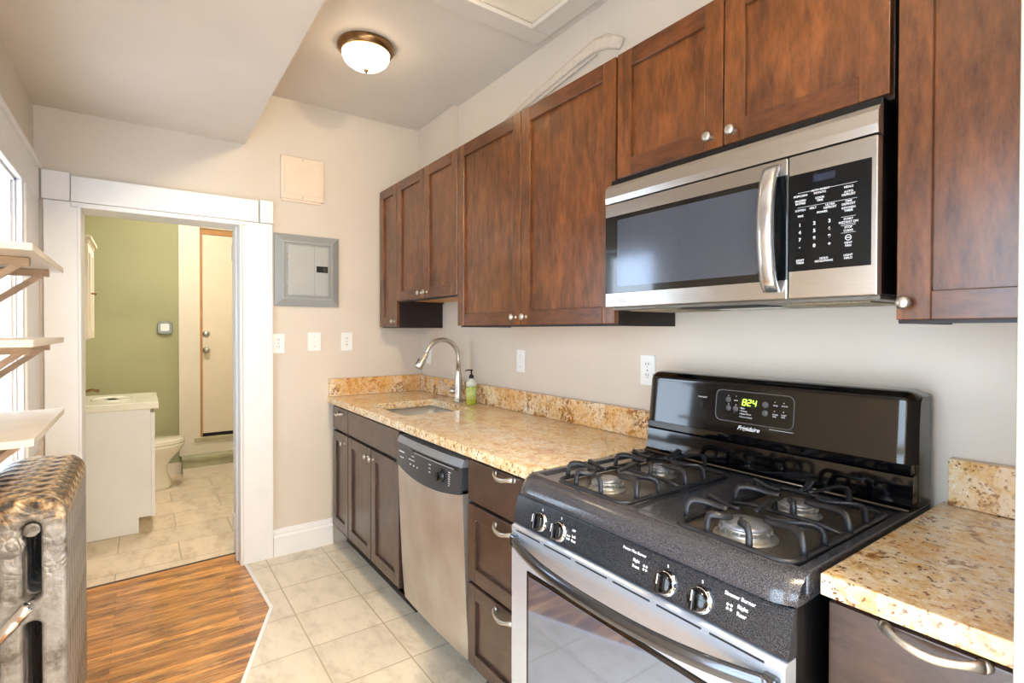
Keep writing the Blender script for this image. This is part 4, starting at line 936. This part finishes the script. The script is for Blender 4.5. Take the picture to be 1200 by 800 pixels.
# ------------------------------------------------------------------ BATHROOM THINGS
t = thing('bathroom_vanity', 'white bathroom vanity cabinet with marble-look top, seen from the side', 'vanity', (-1.76, 1.20, 0))
e = MB(); e.prism([(-1.999, .004), (-1.612, .004), (-1.612, .105), (-1.545, .105), (-1.545, .815), (-1.999, .815)], 'y', .885, 1.50); e.build('body', M_white, t)
MB().box(-1.545, -1.522, .887, 1.192, .100, .790, .003).build('door', M_white, t); MB().box(-1.545, -1.522, 1.196, 1.498, .100, .790, .003).build('door', M_white, t)
b_ = MB().box(-1.999, -1.500, .868, 1.515, .816, .862, .006).build('vanity_top', M_marble, t)
MB().lathe([(.05, .0005), (.13, .0012), (.14, .006), (.15, .006), (.155, .0005)], (-1.76, 1.19, .862), sy=.75).build('basin_rim', M_marble, b_)
t2 = thing('bathroom_faucet', 'brass-toned faucet on the bathroom vanity top', 'faucet', (-1.93, 1.16, .862))
MB().box(-1.955, -1.905, 1.09, 1.23, .8625, .874, .004).lathe([(.02, 0), (.018, .03), (.012, .05), (0, .055)], (-1.93, 1.16, .872)).tube([(-1.93, 1.16, .90), (-1.90, 1.15, .925), (-1.86, 1.15, .935), (-1.825, 1.15, .925)], [.012, .011, .010, .011], 10).tube([(-1.93, 1.11, .872), (-1.93, 1.11, .915), (-1.95, 1.10, .945)], [.01, .007, .008], 8).tube([(-1.93, 1.21, .872), (-1.93, 1.21, .915), (-1.95, 1.22, .945)], [.01, .007, .008], 8).build('spout', M_bronze, t2)
# medicine cabinet
t = thing('medicine_cabinet', 'white mirrored medicine cabinet with crown moulding on the bathroom wall', 'cabinet', (-1.93, 1.25, 1.265))
MB().box(-1.999, -1.885, 1.00, 1.50, 1.27, 1.90, .002).box(-1.999, -1.865, .985, 1.515, 1.905, 1.925, .004).box(-1.999, -1.850, .97, 1.53, 1.925, 1.945, .004).build('body', M_cream, t)
for (a, b_) in ((1.005, 1.248), (1.252, 1.495)):
    e = MB(); e.box(-1.885, -1.868, a, a+.045, 1.28, 1.895, .002); e.box(-1.885, -1.868, b_-.045, b_, 1.28, 1.895, .002); e.box(-1.885, -1.868, a+.045, b_-.045, 1.28, 1.33, .002); e.box(-1.885, -1.868, a+.045, b_-.045, 1.845, 1.895, .002)
    dd = e.build('door', M_cream, t); MB().box(-1.884, -1.876, a+.04, b_-.04, 1.325, 1.85).build('mirror', M_mirror, dd)
    yk = b_-.02 if a < 1.1 else a+.02
    MB().lathe([(.007, 0), (.004, .006), (.004, .012), (.010, .018), (.008, .026), (0, .028)], (-1.868, yk, 1.585), (1, 0, 0), 14).build('knob', M_bronze, dd)
# junction box cover
t = thing('junction_box', 'small grey metal box cover on the green bathroom wall', 'wall box', (-1.417, 2.45, 1.30))
oc = [(-.058, -.035), (-.035, -.058), (.035, -.058), (.058, -.035), (.058, .035), (.035, .058), (-.035, .058), (-.058, .035)]
MB().outline([oc], (-1.417, 2.435, 1.36), RX, UZ, .028, None, .004).build('box', mat('galvanised', (128, 130, 122), .35, .7, noise=.2), t)
MB().outline([rr(-.034, .034, -.034, .034, .014)], (-1.417, 2.418, 1.362), RX, UZ, .008, None, .002).build('cover', M_plast, t)
# toilet
t = thing('toilet', 'white toilet behind the bathroom vanity, seat closed', 'toilet', (-1.55, 1.98, 0)); ty = 1.98
def ov(cx_, cy_, rx_, ry_, z, b, n=32, back=0):
    V = []
    for i in range(n):
        a = 2*math.pi*i/n; x = math.cos(a); y = math.sin(a); k = 1.0 if x > 0 else .8
        V.append(b.verts.new((cx_+x*rx_*k, cy_+y*ry_, z)))
    return V
b = bmesh.new()
R = [ov(-1.52, ty, .125, .105, .002, b), ov(-1.52, ty, .135, .105, .03, b), ov(-1.52, ty, .130, .100, .06, b), ov(-1.525, ty, .105, .088, .14, b), ov(-1.53, ty, .11, .09, .20, b), ov(-1.54, ty, .17, .125, .26, b), ov(-1.545, ty, .22, .165, .31, b), ov(-1.545, ty, .25, .182, .36, b), ov(-1.545, ty, .255, .185, .378, b), ov(-1.545, ty, .22, .16, .380, b)]
for A, B in zip(R, R[1:]):
    for i in range(32): j = (i+1) % 32; b.faces.new((A[i], A[j], B[j], B[i]))
b.faces.new(R[0]); b.faces.new(R[-1]); bmesh.ops.recalc_face_normals(b, faces=b.faces[:]); e = MB(); e._merge(b, None, True)
e.box(-1.98, -1.62, ty-.10, ty+.10, .17, .375, .04, seg=4); e.box(-1.90, -1.55, ty-.09, ty+.09, .002, .20, .03)
e.build('bowl', M_porc, t)
b = bmesh.new(); R = [ov(-1.545, ty, .250, .182, .382, b), ov(-1.545, ty, .256, .187, .390, b), ov(-1.545, ty, .254, .185, .398, b), ov(-1.545, ty, .25, .18, .400, b), ov(-1.545, ty, .25, .18, .403, b), ov(-1.545, ty, .252, .184, .412, b), ov(-1.545, ty, .23, .165, .420, b)]
for A, B in zip(R, R[1:]):
    for i in range(32): j = (i+1) % 32; b.faces.new((A[i], A[j], B[j], B[i]))
b.faces.new(R[0]); b.faces.new(R[-1]); bmesh.ops.recalc_face_normals(b, faces=b.faces[:]); e = MB(); e._merge(b, None, True); e.build('seat_lid', M_porc, t)
MB().box(-1.985, -1.79, ty-.22, ty+.22, .376, .72, .02, seg=3).build('tank', M_porc, t); MB().box(-1.99, -1.78, ty-.23, ty+.23, .721, .755, .012, seg=3).build('tank_lid', M_porc, t)

# clean helper properties
for o in bpy.data.objects:
    if '_o' in o: del o['_o']
